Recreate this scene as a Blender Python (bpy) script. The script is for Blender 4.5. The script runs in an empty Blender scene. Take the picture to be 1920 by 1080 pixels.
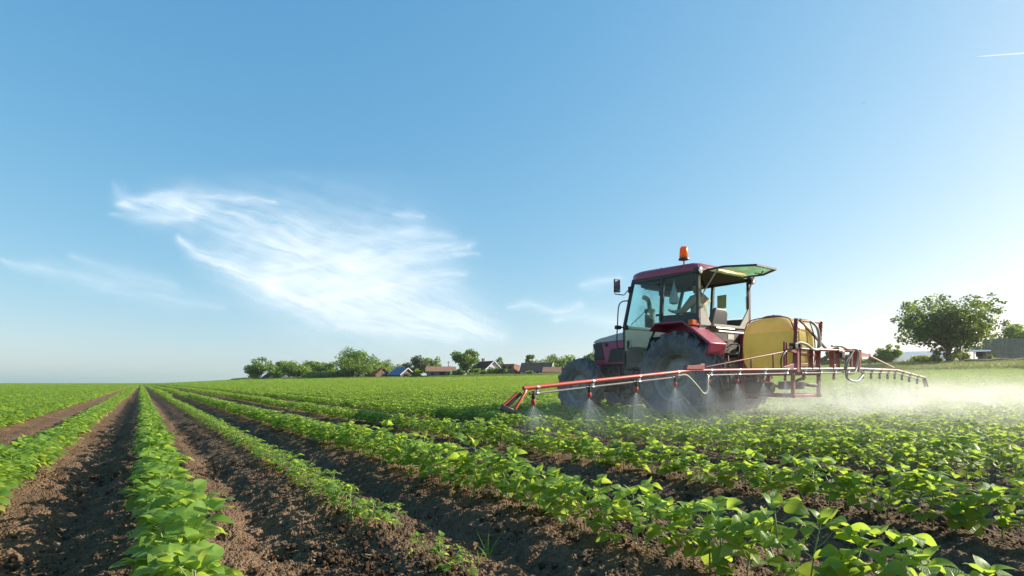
import bpy, bmesh, math, random
import numpy as np
from mathutils import Vector, Matrix

random.seed(7)
RNG = np.random.default_rng(11)
SC = bpy.context.scene
COL = SC.collection
R = math.radians

# ------------------------------------------------------------------ camera
EYE = 0.70
cam_d = bpy.data.cameras.new('camera')
cam = bpy.data.objects.new('camera', cam_d)
COL.objects.link(cam)
cam.location = (0, 0, EYE)
cam.rotation_euler = (R(90), 0, 0)
cam_d.sensor_width = 36.0
cam_d.lens = 18.75
cam_d.shift_y = 178 / 1920
cam_d.clip_start = 0.05
cam_d.clip_end = 60000
SC.camera = cam

# ------------------------------------------------------------------ sky and sun
SUN_EL = R(26)
SUN_X, SUN_Y = 0.966, 0.259            # horizontal direction towards the sun (right, a little ahead)
world = bpy.data.worlds.new('World')
SC.world = world
world.use_nodes = True
wn = world.node_tree
wn.nodes.clear()
sky = wn.nodes.new('ShaderNodeTexSky')
sky.sky_type = 'NISHITA'
sky.sun_disc = False
sky.sun_elevation = SUN_EL
sky.sun_rotation = math.atan2(SUN_X, SUN_Y)
sky.altitude = 100
sky.air_density = 1.0
sky.dust_density = 0.65
sky.ozone_density = 1.0
bg = wn.nodes.new('ShaderNodeBackground')
bg.inputs['Strength'].default_value = 0.112
wo = wn.nodes.new('ShaderNodeOutputWorld')
# summer haze grading of the clear-sky model: paler and more cyan than the bare model
sep = wn.nodes.new('ShaderNodeSeparateColor'); cmb = wn.nodes.new('ShaderNodeCombineColor')
wn.links.new(sky.outputs[0], sep.inputs[0])
for ch, (k, g) in enumerate(((.550, 1.02), (1.24, .609), (1.95, .412))):
    pw = wn.nodes.new('ShaderNodeMath'); pw.operation = 'POWER'; pw.inputs[1].default_value = g
    mu = wn.nodes.new('ShaderNodeMath'); mu.operation = 'MULTIPLY'; mu.inputs[1].default_value = k
    wn.links.new(sep.outputs[ch], pw.inputs[0]); wn.links.new(pw.outputs[0], mu.inputs[0]); wn.links.new(mu.outputs[0], cmb.inputs[ch])
wn.links.new(cmb.outputs[0], bg.inputs[0])
wn.links.new(bg.outputs[0], wo.inputs[0])
sun_d = bpy.data.lights.new('sun', 'SUN')
sun_d.energy = 4.8
sun_d.angle = R(0.5)
sun_d.color = (1.0, 0.90, 0.76)
sun = bpy.data.objects.new('sun', sun_d)
COL.objects.link(sun)
sdir = Vector((SUN_X * math.cos(SUN_EL), SUN_Y * math.cos(SUN_EL), math.sin(SUN_EL)))
sun.rotation_euler = sdir.to_track_quat('Z', 'Y').to_euler()
SC.view_settings.view_transform = 'Standard'
SC.view_settings.look = 'None'
SC.view_settings.exposure = 1.0
SC.view_settings.gamma = 1.0
SC.render.engine = 'CYCLES'
SC.cycles.use_denoising = True
SC.cycles.max_bounces = 10
SC.cycles.transparent_max_bounces = 24
SC.cycles.transmission_bounces = 8
SC.cycles.volume_bounces = 1
SC.cycles.volume_step_rate = 2.0
SC.cycles.volume_max_steps = 96

# ------------------------------------------------------------------ frame of the field: w across the rows, s along them
AL = math.atan(-0.695)
SA_, CA_ = math.sin(AL), math.cos(AL)
YAW = -AL
def WS(w, s, z=0.0):
    return Vector((CA_ * w + SA_ * s, -SA_ * w + CA_ * s, z))

# ------------------------------------------------------------------ numpy noise
def _hash(ix, iy, seed):
    h = (ix.astype(np.int64) * 374761393 + iy.astype(np.int64) * 668265263 + seed * 974711) & 0xffffffff
    h = ((h ^ (h >> 13)) * 1274126177) & 0xffffffff
    return ((h ^ (h >> 16)) & 0xffffff) / float(0xffffff)
def vnoise(x, y, seed=0):
    x = np.asarray(x, float); y = np.asarray(y, float)
    ix = np.floor(x); iy = np.floor(y)
    fx = x - ix; fy = y - iy
    fx = fx * fx * (3 - 2 * fx); fy = fy * fy * (3 - 2 * fy)
    a = _hash(ix, iy, seed); b = _hash(ix + 1, iy, seed)
    c = _hash(ix, iy + 1, seed); d = _hash(ix + 1, iy + 1, seed)
    return (a * (1 - fx) + b * fx) * (1 - fy) + (c * (1 - fx) + d * fx) * fy
def fbm(x, y, seed=0, oct=4, gain=.5):
    v = 0; amp = 1; tot = 0
    for o in range(oct):
        v = v + amp * vnoise(x * 2 ** o + 17.3 * o, y * 2 ** o - 9.1 * o, seed + o)
        tot += amp; amp *= gain
    return v / tot
def cells(x, y, seed=0):
    x = np.asarray(x, float); y = np.asarray(y, float)
    ix = np.floor(x); iy = np.floor(y)
    best = np.full(x.shape, 9.0)
    for dx in (-1, 0, 1):
        for dy in (-1, 0, 1):
            jx = ix + dx; jy = iy + dy
            px = jx + _hash(jx, jy, seed); py = jy + _hash(jx, jy, seed + 5)
            rr = .25 + .75 * _hash(jx, jy, seed + 9)
            best = np.minimum(best, np.hypot(x - px, y - py) / rr)
    return best
def sstep(e0, e1, x):
    t = np.clip((x - e0) / (e1 - e0), 0, 1)
    return t * t * (3 - 2 * t)

# ------------------------------------------------------------------ terrain
PX_X = [-400, 265, 460, 600, 760, 850, 960, 1050, 1200, 1500, 1700, 1800, 1920, 2600]
PX_P = [0, 0, 6, 8, 10, 11, 13, 15, 18, 25, 31, 33, 35, 36]
VX_X = [-400, 265, 460, 760, 960, 1050, 1500, 1700, 1920, 2600]
VX_D = [260, 200, 165, 150, 130, 120, 78, 58, 55, 60]
def macro(X, Y):
    X = np.asarray(X, float); Y = np.asarray(Y, float)
    az = np.clip(np.arctan2(X, Y), -1.05, 1.02)
    px = 960 + 1000 * np.tan(az)
    p = np.interp(px, PX_X, PX_P)
    yv = np.interp(px, VX_X, VX_D)
    d = np.hypot(X, Y) * np.cos(az)
    zv = (EYE * np.interp(px, [265, 460], [0, 1]) + p / 1000 * yv)
    t = np.clip((d - 13) / (yv - 13), 0, 1.0)
    return zv * t ** 1.35
ROWS = [-1.70, -0.69, 0.10, 0.88, 1.68, 3.05, 4.50, 5.45]
def row_list(lo, hi):
    r = list(ROWS)
    w = ROWS[0] - .8
    while w > lo:
        r.insert(0, w); w -= .78
    w = ROWS[-1] + .8
    while w < hi:
        r.append(w); w += .78
    return r
ALLROWS = np.array(row_list(-330, 330))
def ridge(w):
    w = np.asarray(w, float)
    i = np.clip(np.searchsorted(ALLROWS, w), 1, len(ALLROWS) - 1)
    d = np.minimum(np.abs(w - ALLROWS[i - 1]), np.abs(w - ALLROWS[i]))
    gap = (ALLROWS[i] - ALLROWS[i - 1]) * .5
    t = np.clip(d / gap, 0, 1)
    h = .035 * np.cos(t * math.pi) + .010 * np.cos(t * math.pi * 3)
    tracks = -.05 * np.exp(-((w - 1.32) / .14) ** 2) - .03 * np.exp(-((w + .30) / .12) ** 2) - .03 * np.exp(-((w - 2.45) / .2) ** 2)
    return h + tracks
def ground(X, Y):
    X = np.asarray(X, float); Y = np.asarray(Y, float)
    w = CA_ * X - SA_ * Y
    r = np.hypot(X, Y)
    return macro(X, Y) + ridge(w) * (1 - sstep(40, 70, r)) - .02
def gz(X, Y):
    return float(ground(np.array([X]), np.array([Y]))[0])

# ------------------------------------------------------------------ materials
def newmat(name):
    m = bpy.data.materials.new(name)
    m.use_nodes = True
    nt = m.node_tree
    nt.nodes.clear()
    out = nt.nodes.new('ShaderNodeOutputMaterial')
    return m, nt, out
def N(nt, typ, **kw):
    n = nt.nodes.new(typ)
    for k, v in kw.items():
        if k in n.inputs.keys():
            n.inputs[k].default_value = v
        else:
            setattr(n, k, v)
    return n
def ramp(nt, src, stops):
    r = nt.nodes.new('ShaderNodeValToRGB')
    el = r.color_ramp.elements
    while len(el) < len(stops):
        el.new(.5)
    for e, (p, c) in zip(el, stops):
        e.position = p
        e.color = (*c, 1) if len(c) == 3 else c
    nt.links.new(src, r.inputs[0])
    return r
def mixc(nt, fac, a, b):
    m = nt.nodes.new('ShaderNodeMix')
    m.data_type = 'RGBA'
    for sock, val in ((m.inputs[0], fac), (m.inputs[6], a), (m.inputs[7], b)):
        if hasattr(val, 'is_linked'):
            nt.links.new(val, sock)
        else:
            sock.default_value = val if not isinstance(val, tuple) else ((*val, 1) if len(val) == 3 else val)
    return m.outputs[2]
def coat(name, col, rough=.5, metal=0.0, dirt=(.20, .15, .10), amount=.35, scale=6.0, bump=.0, fine=60.0, top=.0):
    """paint, plastic, rubber or bare metal with patchy dirt that stays put"""
    m, nt, out = newmat(name)
    tc = N(nt, 'ShaderNodeTexCoord')
    n1 = N(nt, 'ShaderNodeTexNoise', Scale=scale, Detail=6.0, Roughness=.65)
    nt.links.new(tc.outputs['Object'], n1.inputs['Vector'])
    rp = ramp(nt, n1.outputs[0], [(.42, (0, 0, 0)), (.72, (amount,) * 3)])
    fac = rp.outputs[0]
    if top > 0:
        ge = N(nt, 'ShaderNodeNewGeometry')
        sp = N(nt, 'ShaderNodeSeparateXYZ')
        nt.links.new(ge.outputs['Normal'], sp.inputs[0])
        mr = N(nt, 'ShaderNodeMapRange')
        mr.inputs[1].default_value = .2; mr.inputs[2].default_value = 1.0
        mr.inputs[3].default_value = 0; mr.inputs[4].default_value = top
        nt.links.new(sp.outputs[2], mr.inputs[0])
        mx = N(nt, 'ShaderNodeMath', operation='MAXIMUM')
        nt.links.new(fac, mx.inputs[0]); nt.links.new(mr.outputs[0], mx.inputs[1])
        fac = mx.outputs[0]
    c = mixc(nt, fac, tuple(col), tuple(dirt))
    p = N(nt, 'ShaderNodeBsdfPrincipled', Roughness=rough, Metallic=metal)
    nt.links.new(c, p.inputs['Base Color'])
    if bump > 0:
        n2 = N(nt, 'ShaderNodeTexNoise', Scale=fine, Detail=4.0)
        nt.links.new(tc.outputs['Object'], n2.inputs['Vector'])
        b = N(nt, 'ShaderNodeBump', Strength=bump, Distance=.01)
        nt.links.new(n2.outputs[0], b.inputs['Height'])
        nt.links.new(b.outputs[0], p.inputs['Normal'])
    nt.links.new(p.outputs[0], out.inputs[0])
    return m
def leafmat(name, cols, trans, gloss=.35, uv=False, transl=.5):
    """leaf: diffuse upper side, light coming through, a little sheen; colour varies plant to plant"""
    m, nt, out = newmat(name)
    oi = N(nt, 'ShaderNodeObjectInfo')
    at = N(nt, 'ShaderNodeAttribute', attribute_name='tint')
    ad = N(nt, 'ShaderNodeMath', operation='ADD')
    ml = N(nt, 'ShaderNodeMath', operation='MULTIPLY')
    ml.inputs[1].default_value = .35
    nt.links.new(oi.outputs['Random'], ml.inputs[0])
    m2 = N(nt, 'ShaderNodeMath', operation='MULTIPLY')
    m2.inputs[1].default_value = .65
    nt.links.new(at.outputs['Fac'], m2.inputs[0])
    nt.links.new(ml.outputs[0], ad.inputs[0]); nt.links.new(m2.outputs[0], ad.inputs[1])
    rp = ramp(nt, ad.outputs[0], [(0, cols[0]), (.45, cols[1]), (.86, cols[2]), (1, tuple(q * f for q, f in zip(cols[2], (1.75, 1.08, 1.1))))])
    c = rp.outputs[0]
    p = N(nt, 'ShaderNodeBsdfPrincipled', Roughness=.42)
    p.inputs['Specular IOR Level'].default_value = gloss
    tr = N(nt, 'ShaderNodeBsdfTranslucent')
    tcol = mixc(nt, .75, c, tuple(trans))
    if uv:
        um = N(nt, 'ShaderNodeUVMap', uv_map='leaf')
        sp = N(nt, 'ShaderNodeSeparateXYZ')
        nt.links.new(um.outputs[0], sp.inputs[0])
        ab = N(nt, 'ShaderNodeMath', operation='ABSOLUTE')
        nt.links.new(sp.outputs[0], ab.inputs[0])
        # side veins run obliquely from the midrib
        sl = N(nt, 'ShaderNodeMath', operation='MULTIPLY_ADD')
        sl.inputs[1].default_value = -.55
        nt.links.new(ab.outputs[0], sl.inputs[0]); nt.links.new(sp.outputs[1], sl.inputs[2])
        sc = N(nt, 'ShaderNodeMath', operation='MULTIPLY'); sc.inputs[1].default_value = 7.5
        nt.links.new(sl.outputs[0], sc.inputs[0])
        fr = N(nt, 'ShaderNodeMath', operation='PINGPONG'); fr.inputs[1].default_value = .5
        nt.links.new(sc.outputs[0], fr.inputs[0])
        v1 = ramp(nt, fr.outputs[0], [(0.0, (1, 1, 1)), (.16, (0, 0, 0))])
        v2 = ramp(nt, ab.outputs[0], [(.0, (1, 1, 1)), (.09, (0, 0, 0))])
        mx = N(nt, 'ShaderNodeMath', operation='MAXIMUM')
        hv = N(nt, 'ShaderNodeMath', operation='MULTIPLY'); hv.inputs[1].default_value = .45
        nt.links.new(v1.outputs[0], hv.inputs[0])
        nt.links.new(hv.outputs[0], mx.inputs[0]); nt.links.new(v2.outputs[0], mx.inputs[1])
        fv = N(nt, 'ShaderNodeMath', operation='MULTIPLY'); fv.inputs[1].default_value = .34
        nt.links.new(mx.outputs[0], fv.inputs[0])
        c = mixc(nt, fv.outputs[0], c, (.30, .42, .12))
        b = N(nt, 'ShaderNodeBump', Strength=.5, Distance=.004, invert=True)
        nt.links.new(mx.outputs[0], b.inputs['Height'])
        nt.links.new(b.outputs[0], p.inputs['Normal'])
    nt.links.new(c, p.inputs['Base Color'])
    nt.links.new(tcol, tr.inputs['Color'])
    ms = N(nt, 'ShaderNodeMixShader')
    ms.inputs[0].default_value = transl
    nt.links.new(p.outputs[0], ms.inputs[1]); nt.links.new(tr.outputs[0], ms.inputs[2])
    nt.links.new(ms.outputs[0], out.inputs[0])
    return m
def glassmat(name, tint, refl=.9, dust_glow=.05, dust_glow_col=(.35, .33, .27)):
    m, nt, out = newmat(name)
    t = N(nt, 'ShaderNodeBsdfTransparent'); t.inputs[0].default_value = (*tint, 1)
    g = N(nt, 'ShaderNodeBsdfGlossy', Roughness=.03)
    lw = N(nt, 'ShaderNodeFresnel', IOR=1.35)
    f = N(nt, 'ShaderNodeMath', operation='MULTIPLY'); f.inputs[1].default_value = refl
    nt.links.new(lw.outputs[0], f.inputs[0])
    ms = N(nt, 'ShaderNodeMixShader')
    nt.links.new(f.outputs[0], ms.inputs[0]); nt.links.new(t.outputs[0], ms.inputs[1]); nt.links.new(g.outputs[0], ms.inputs[2])
    d = N(nt, 'ShaderNodeBsdfDiffuse'); d.inputs[0].default_value = (*dust_glow_col, 1)
    tc = N(nt, 'ShaderNodeTexCoord')
    n1 = N(nt, 'ShaderNodeTexNoise', Scale=5.0, Detail=5.0)
    nt.links.new(tc.outputs['Object'], n1.inputs['Vector'])
    rp = ramp(nt, n1.outputs[0], [(.35, (dust_glow * .4,) * 3), (.75, (dust_glow * 1.8,) * 3)])
    m2 = N(nt, 'ShaderNodeMixShader')
    nt.links.new(rp.outputs[0], m2.inputs[0]); nt.links.new(ms.outputs[0], m2.inputs[1]); nt.links.new(d.outputs[0], m2.inputs[2])
    nt.links.new(m2.outputs[0], out.inputs[0])
    return m

M = {}
M['red'] = coat('dark_red_paint', (.38, .034, .095), .38, dirt=(.22, .13, .10), amount=.35, top=.45)
M['boom_red'] = coat('bright_red_paint', (.50, .060, .035), .42, dirt=(.10, .05, .04), amount=.30, scale=14)
M['frame_red'] = coat('faded_red_paint', (.25, .032, .030), .5, dirt=(.26, .13, .10), amount=.4, scale=9, top=.35)
M['silver'] = coat('silver_band', (.42, .46, .50), .35, metal=.1, amount=.2)
M['black'] = coat('black_plastic', (.018, .020, .022), .45, dirt=(.10, .085, .065), amount=.35)
M['dark'] = coat('greasy_dark_metal', (.028, .027, .026), .55, metal=.3, dirt=(.11, .085, .06), amount=.6, scale=9, bump=.3)
M['pillar'] = coat('cab_frame_paint', (.022, .030, .034), .42, dirt=(.12, .10, .08), amount=.3)
M['rubber'] = coat('tyre_rubber', (.105, .112, .125), .85, dirt=(.27, .235, .185), amount=.75, scale=7, bump=.35, fine=45)
M['rim'] = coat('dusty_rim', (.31, .32, .30), .6, metal=.0, dirt=(.17, .135, .10), amount=.7, scale=5)
M['metal'] = coat('zinc_metal', (.42, .42, .40), .42, metal=.7, dirt=(.18, .15, .12), amount=.4)
M['pipe'] = coat('grey_pipe', (.22, .22, .20), .5, dirt=(.20, .17, .13), amount=.5, scale=18)
M['greypanel'] = coat('dusty_grey_panel', (.38, .36, .31), .7, dirt=(.40, .34, .25), amount=.7)
M['liner'] = coat('brown_headliner', (.10, .07, .052), .8, amount=.3)
M['seat'] = coat('seat_vinyl', (.07, .072, .075), .5, dirt=(.15, .13, .10), amount=.4)
M['hose'] = coat('black_hose', (.05, .05, .045), .5, dirt=(.2, .17, .12), amount=.5, scale=20)
M['palehose'] = coat('pale_hose', (.45, .42, .33), .5, dirt=(.2, .17, .12), amount=.5, scale=20)
M['glass'] = glassmat('teal_cab_glass', (.86, .985, .985), .5, .010)
M['glass_rear'] = glassmat('green_rear_glass', (.84, .95, .66), .08, .26, (.62, .82, .40))  # bright green film paints the glow of sky through the hatch
M['mirror'] = coat('mirror_glass', (.75, .76, .76), .05, metal=1.0, amount=.05)
M['skin'] = coat('skin', (.42, .24, .16), .55, amount=.1)
M['jacket'] = coat('beige_jacket', (.42, .36, .25), .85, dirt=(.30, .26, .18), amount=.5, scale=12, bump=.4, fine=25)
M['trousers'] = coat('dark_trousers', (.06, .065, .08), .85, amount=.3)
M['greenshirt'] = coat('green_shirt', (.05, .42, .07), .85, amount=.1)
M['cap'] = coat('dark_cap', (.02, .02, .025), .8, amount=.1)
M['hay'] = coat('straw_hat', (.5, .42, .25), .8, amount=.2)

# orange plastic of lamps
def plastic(name, col, rough=.25, trans=.5):
    m, nt, out = newmat(name)
    p = N(nt, 'ShaderNodeBsdfPrincipled', Roughness=rough)
    p.inputs['Base Color'].default_value = (*col, 1)
    t = N(nt, 'ShaderNodeBsdfTranslucent'); t.inputs[0].default_value = (*col, 1)
    ms = N(nt, 'ShaderNodeMixShader'); ms.inputs[0].default_value = trans
    nt.links.new(p.outputs[0], ms.inputs[1]); nt.links.new(t.outputs[0], ms.inputs[2])
    nt.links.new(ms.outputs[0], out.inputs[0])
    return m
M['amber'] = plastic('amber_plastic', (.95, .30, .01), .2, .6)
M['tail'] = plastic('orange_red_lens', (.85, .17, .03), .25, .3)
M['lampglass'] = coat('lamp_lens', (.7, .7, .68), .12, metal=.6, amount=.2)

# tank: yellow polythene with the liquid level seen through
def tankmat():
    m, nt, out = newmat('yellow_tank_plastic')
    tc = N(nt, 'ShaderNodeTexCoord')
    sp = N(nt, 'ShaderNodeSeparateXYZ'); nt.links.new(tc.outputs['Object'], sp.inputs[0])
    rp = ramp(nt, sp.outputs[2], [(.0, (.74, .67, .26)), (1.0, (.95, .74, .32))])
    rp.color_ramp.interpolation = 'CONSTANT'
    rp.color_ramp.elements[1].position = .60
    n1 = N(nt, 'ShaderNodeTexNoise', Scale=4.0, Detail=6.0); nt.links.new(tc.outputs['Object'], n1.inputs['Vector'])
    r2 = ramp(nt, n1.outputs[0], [(.45, (0, 0, 0)), (.8, (.35, .35, .35))])
    c = mixc(nt, r2.outputs[0], rp.outputs[0], (.45, .33, .10))
    p = N(nt, 'ShaderNodeBsdfPrincipled', Roughness=.33)
    nt.links.new(c, p.inputs['Base Color'])
    t = N(nt, 'ShaderNodeBsdfTranslucent'); nt.links.new(c, t.inputs[0])
    ms = N(nt, 'ShaderNodeMixShader'); ms.inputs[0].default_value = .62
    nt.links.new(p.outputs[0], ms.inputs[1]); nt.links.new(t.outputs[0], ms.inputs[2])
    nt.links.new(ms.outputs[0], out.inputs[0])
    return m
M['tank'] = tankmat()

def soilmat():
    m, nt, out = newmat('ploughed_soil')
    tc = N(nt, 'ShaderNodeTexCoord')
    n1 = N(nt, 'ShaderNodeTexNoise', Scale=1.3, Detail=5.0, Roughness=.6)
    n2 = N(nt, 'ShaderNodeTexNoise', Scale=28.0, Detail=6.0, Roughness=.7)
    n3 = N(nt, 'ShaderNodeTexVoronoi', Scale=85.0)
    for n in (n1, n2, n3):
        nt.links.new(tc.outputs['Object'], n.inputs['Vector'])
    a = ramp(nt, n1.outputs[0], [(.3, (.122, .080, .050)), (.7, (.235, .156, .096))])
    b = ramp(nt, n2.outputs[0], [(.3, (.45, .45, .45)), (.7, (1.35, 1.3, 1.22))])
    mu = nt.nodes.new('ShaderNodeMix'); mu.data_type = 'RGBA'; mu.blend_type = 'MULTIPLY'; mu.inputs[0].default_value = 1
    nt.links.new(a.outputs[0], mu.inputs[6]); nt.links.new(b.outputs[0], mu.inputs[7])
    # far away the crop closes over: green ground cover past the last modelled rows
    ge = N(nt, 'ShaderNodeNewGeometry')
    ln = N(nt, 'ShaderNodeVectorMath', operation='LENGTH'); nt.links.new(ge.outputs['Position'], ln.inputs[0])
    mr = N(nt, 'ShaderNodeMapRange'); mr.inputs[1].default_value = 150; mr.inputs[2].default_value = 260
    nt.links.new(ln.outputs['Value'], mr.inputs[0])
    c = mixc(nt, mr.outputs[0], mu.outputs[2], (.10, .18, .03))
    p = N(nt, 'ShaderNodeBsdfPrincipled', Roughness=.9)
    p.inputs['Specular IOR Level'].default_value = .15
    nt.links.new(c, p.inputs['Base Color'])
    ad = N(nt, 'ShaderNodeMath', operation='SUBTRACT')
    nt.links.new(n2.outputs[0], ad.inputs[0]); nt.links.new(n3.outputs[0], ad.inputs[1])
    bp = N(nt, 'ShaderNodeBump', Strength=1.0, Distance=.018)
    nt.links.new(ad.outputs[0], bp.inputs['Height']); nt.links.new(bp.outputs[0], p.inputs['Normal'])
    nt.links.new(p.outputs[0], out.inputs[0])
    return m
M['soil'] = soilmat()
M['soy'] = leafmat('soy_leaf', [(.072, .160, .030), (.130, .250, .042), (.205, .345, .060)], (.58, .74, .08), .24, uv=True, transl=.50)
M['soyfar'] = leafmat('soy_leaf_far', [(.090, .185, .034), (.150, .275, .046), (.225, .365, .066)], (.58, .74, .08), .2, transl=.50)
M['stem'] = coat('soy_stem', (.20, .28, .09), .6, dirt=(.20, .16, .08), amount=.4, scale=20)
M['weed'] = leafmat('weed_blade', [(.06, .15, .03), (.09, .2, .04), (.12, .25, .05)], (.3, .45, .05), .3, transl=.45)
M['bark'] = coat('bark', (.13, .10, .075), .9, dirt=(.05, .04, .03), amount=.6, scale=5, bump=.6, fine=14)

# ------------------------------------------------------------------ object helpers
def tag(o, label=None, cat=None, group=None, kind=None):
    if label: o['label'] = label
    if cat: o['category'] = cat
    if group: o['group'] = group
    if kind: o['kind'] = kind
    return o
def empty(name, loc, rz=0.0, parent=None):
    o = bpy.data.objects.new(name, None)
    o.empty_display_size = .2
    COL.objects.link(o)
    o.location = loc
    o.rotation_euler = (0, 0, rz)
    if parent: o.parent = parent
    return o
def mesh_np(name, V, F, mat, parent=None, smooth=True, tint=None, uv=None, link=True):
    V = np.asarray(V, np.float32); F = np.asarray(F, np.int32)
    me = bpy.data.meshes.new(name)
    k = F.shape[1]
    me.vertices.add(len(V)); me.vertices.foreach_set('co', V.ravel())
    me.loops.add(F.size); me.loops.foreach_set('vertex_index', F.ravel())
    me.polygons.add(len(F))
    me.polygons.foreach_set('loop_start', np.arange(0, F.size, k, dtype=np.int32))
    me.polygons.foreach_set('use_smooth', np.full(len(F), smooth))
    if uv is not None:
        me.uv_layers.new(name='leaf')
        me.uv_layers['leaf'].data.foreach_set('uv', np.asarray(uv, np.float32)[F.ravel()].ravel())
    if tint is not None:
        a = me.attributes.new('tint', 'FLOAT', 'POINT')
        a.data.foreach_set('value', np.asarray(tint, np.float32))
    me.update(calc_edges=True)
    me.materials.append(mat)
    o = bpy.data.objects.new(name, me)
    if link: COL.objects.link(o)
    if parent: o.parent = parent
    return o

class MB:
    def __init__(s):
        s.v = []; s.f = []
    def add(s, vs, fs):
        n = len(s.v)
        s.v += [tuple(p) for p in vs]
        s.f += [tuple(i + n for i in f) for f in fs]
        return s
    def box(s, c, d, rot=None):
        x, y, z = d[0] / 2, d[1] / 2, d[2] / 2
        ps = [Vector((i * x, j * y, k * z)) for k in (-1, 1) for j in (-1, 1) for i in (-1, 1)]
        if rot is not None: ps = [rot @ p for p in ps]
        c = Vector(c)
        return s.add([p + c for p in ps], [(0, 2, 3, 1), (4, 5, 7, 6), (0, 1, 5, 4), (2, 6, 7, 3), (0, 4, 6, 2), (1, 3, 7, 5)])
    def bx(s, x0, x1, y0, y1, z0, z1):
        return s.box(((x0 + x1) / 2, (y0 + y1) / 2, (z0 + z1) / 2), (abs(x1 - x0), abs(y1 - y0), abs(z1 - z0)))
    def beam(s, p, q, w, h=None, up=(0, 0, 1)):
        p = Vector(p); q = Vector(q); h = h or w
        d = (q - p); L = d.length; d.normalize()
        u = Vector(up)
        if abs(d.dot(u)) > .98: u = Vector((1, 0, 0))
        x = d.cross(u).normalized(); z = x.cross(d)
        rot = Matrix((x, d, z)).transposed()
        return s.box((p + q) / 2, (w, L, h), rot)
    def tube(s, pts, r, n=10, caps=True):
        pts = [Vector(p) for p in pts]
        k = len(pts)
        rs = r if isinstance(r, (list, tuple)) else [r] * k
        t0 = (pts[1] - pts[0]).normalized()
        u = t0.orthogonal().normalized()
        vs = []; fs = []
        for i, p in enumerate(pts):
            t = (pts[min(i + 1, k - 1)] - pts[max(i - 1, 0)]).normalized()
            u = (u - t * u.dot(t)).normalized()
            b = t.cross(u)
            for j in range(n):
                a = 2 * math.pi * j / n
                vs.append(p + (u * math.cos(a) + b * math.sin(a)) * rs[i])
        for i in range(k - 1):
            for j in range(n):
                fs.append((i * n + j, i * n + (j + 1) % n, (i + 1) * n + (j + 1) % n, (i + 1) * n + j))
        if caps:
            fs.append(tuple(range(n - 1, -1, -1))); fs.append(tuple((k - 1) * n + j for j in range(n)))
        return s.add(vs, fs)
    def prism(s, poly, t0, t1, axis='x'):
        """poly = (y, z) pairs extruded along x; axis 'y': (x, z) along y; axis 'z': (x, y) along z"""
        def P(p, t):
            return (t, p[0], p[1]) if axis == 'x' else ((p[0], t, p[1]) if axis == 'y' else (p[0], p[1], t))
        n = len(poly)
        vs = [P(p, t0) for p in poly] + [P(p, t1) for p in poly]
        fs = [tuple(range(n - 1, -1, -1)), tuple(range(n, 2 * n))]
        fs += [(i, (i + 1) % n, n + (i + 1) % n, n + i) for i in range(n)]
        return s.add(vs, fs)
    def lathe(s, prof, c=(0, 0, 0), axis='x', n=32):
        """prof = (radius, height along axis)"""
        c = Vector(c); vs = []; fs = []
        for r, h in prof:
            for j in range(n):
                a = 2 * math.pi * j / n
                p, q = r * math.cos(a), r * math.sin(a)
                vs.append(c + (Vector((h, p, q)) if axis == 'x' else (Vector((p, h, q)) if axis == 'y' else Vector((p, q, h)))))
        for i in range(len(prof) - 1):
            for j in range(n):
                fs.append((i * n + j, i * n + (j + 1) % n, (i + 1) * n + (j + 1) % n, (i + 1) * n + j))
        return s.add(vs, fs)
    def loft(s, rings, closed=True, caps=True):
        n = len(rings[0]); vs = [p for r in rings for p in r]; fs = []
        for i in range(len(rings) - 1):
            for j in range(n if closed else n - 1):
                fs.append((i * n + j, i * n + (j + 1) % n, (i + 1) * n + (j + 1) % n, (i + 1) * n + j))
        if caps:
            fs.append(tuple(range(n - 1, -1, -1))); fs.append(tuple((len(rings) - 1) * n + j for j in range(n)))
        return s.add(vs, fs)
    def build(s, name, mat, parent=None, bevel=0.0, sharp=35, loc=None, seg=2):
        me = bpy.data.meshes.new(name)
        me.from_pydata([tuple(v) for v in s.v], [], s.f)
        bm = bmesh.new(); bm.from_mesh(me)
        bmesh.ops.recalc_face_normals(bm, faces=bm.faces)
        bm.to_mesh(me); bm.free()
        me.polygons.foreach_set('use_smooth', [True] * len(me.polygons))
        me.set_sharp_from_angle(angle=R(sharp))
        me.materials.append(M[mat] if isinstance(mat, str) else mat)
        o = bpy.data.objects.new(name, me)
        COL.objects.link(o)
        if parent: o.parent = parent
        if loc: o.location = loc
        if bevel > 0:
            md = o.modifiers.new('bevel', 'BEVEL')
            md.width = bevel; md.segments = seg; md.limit_method = 'ANGLE'; md.angle_limit = R(40)
        return o
def spline(pts, n=8):
    """Catmull-Rom through the points"""
    P = [Vector(p) for p in pts]
    P = [P[0] * 2 - P[1]] + P + [P[-1] * 2 - P[-2]]
    out = []
    for i in range(1, len(P) - 2):
        a, b, c, d = P[i - 1:i + 3]
        for k in range(n):
            t = k / n
            out.append(.5 * ((2 * b) + (c - a) * t + (2 * a - 5 * b + 4 * c - d) * t * t + (3 * b - a - 3 * c + d) * t ** 3))
    out.append(P[-2])
    return out

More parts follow.
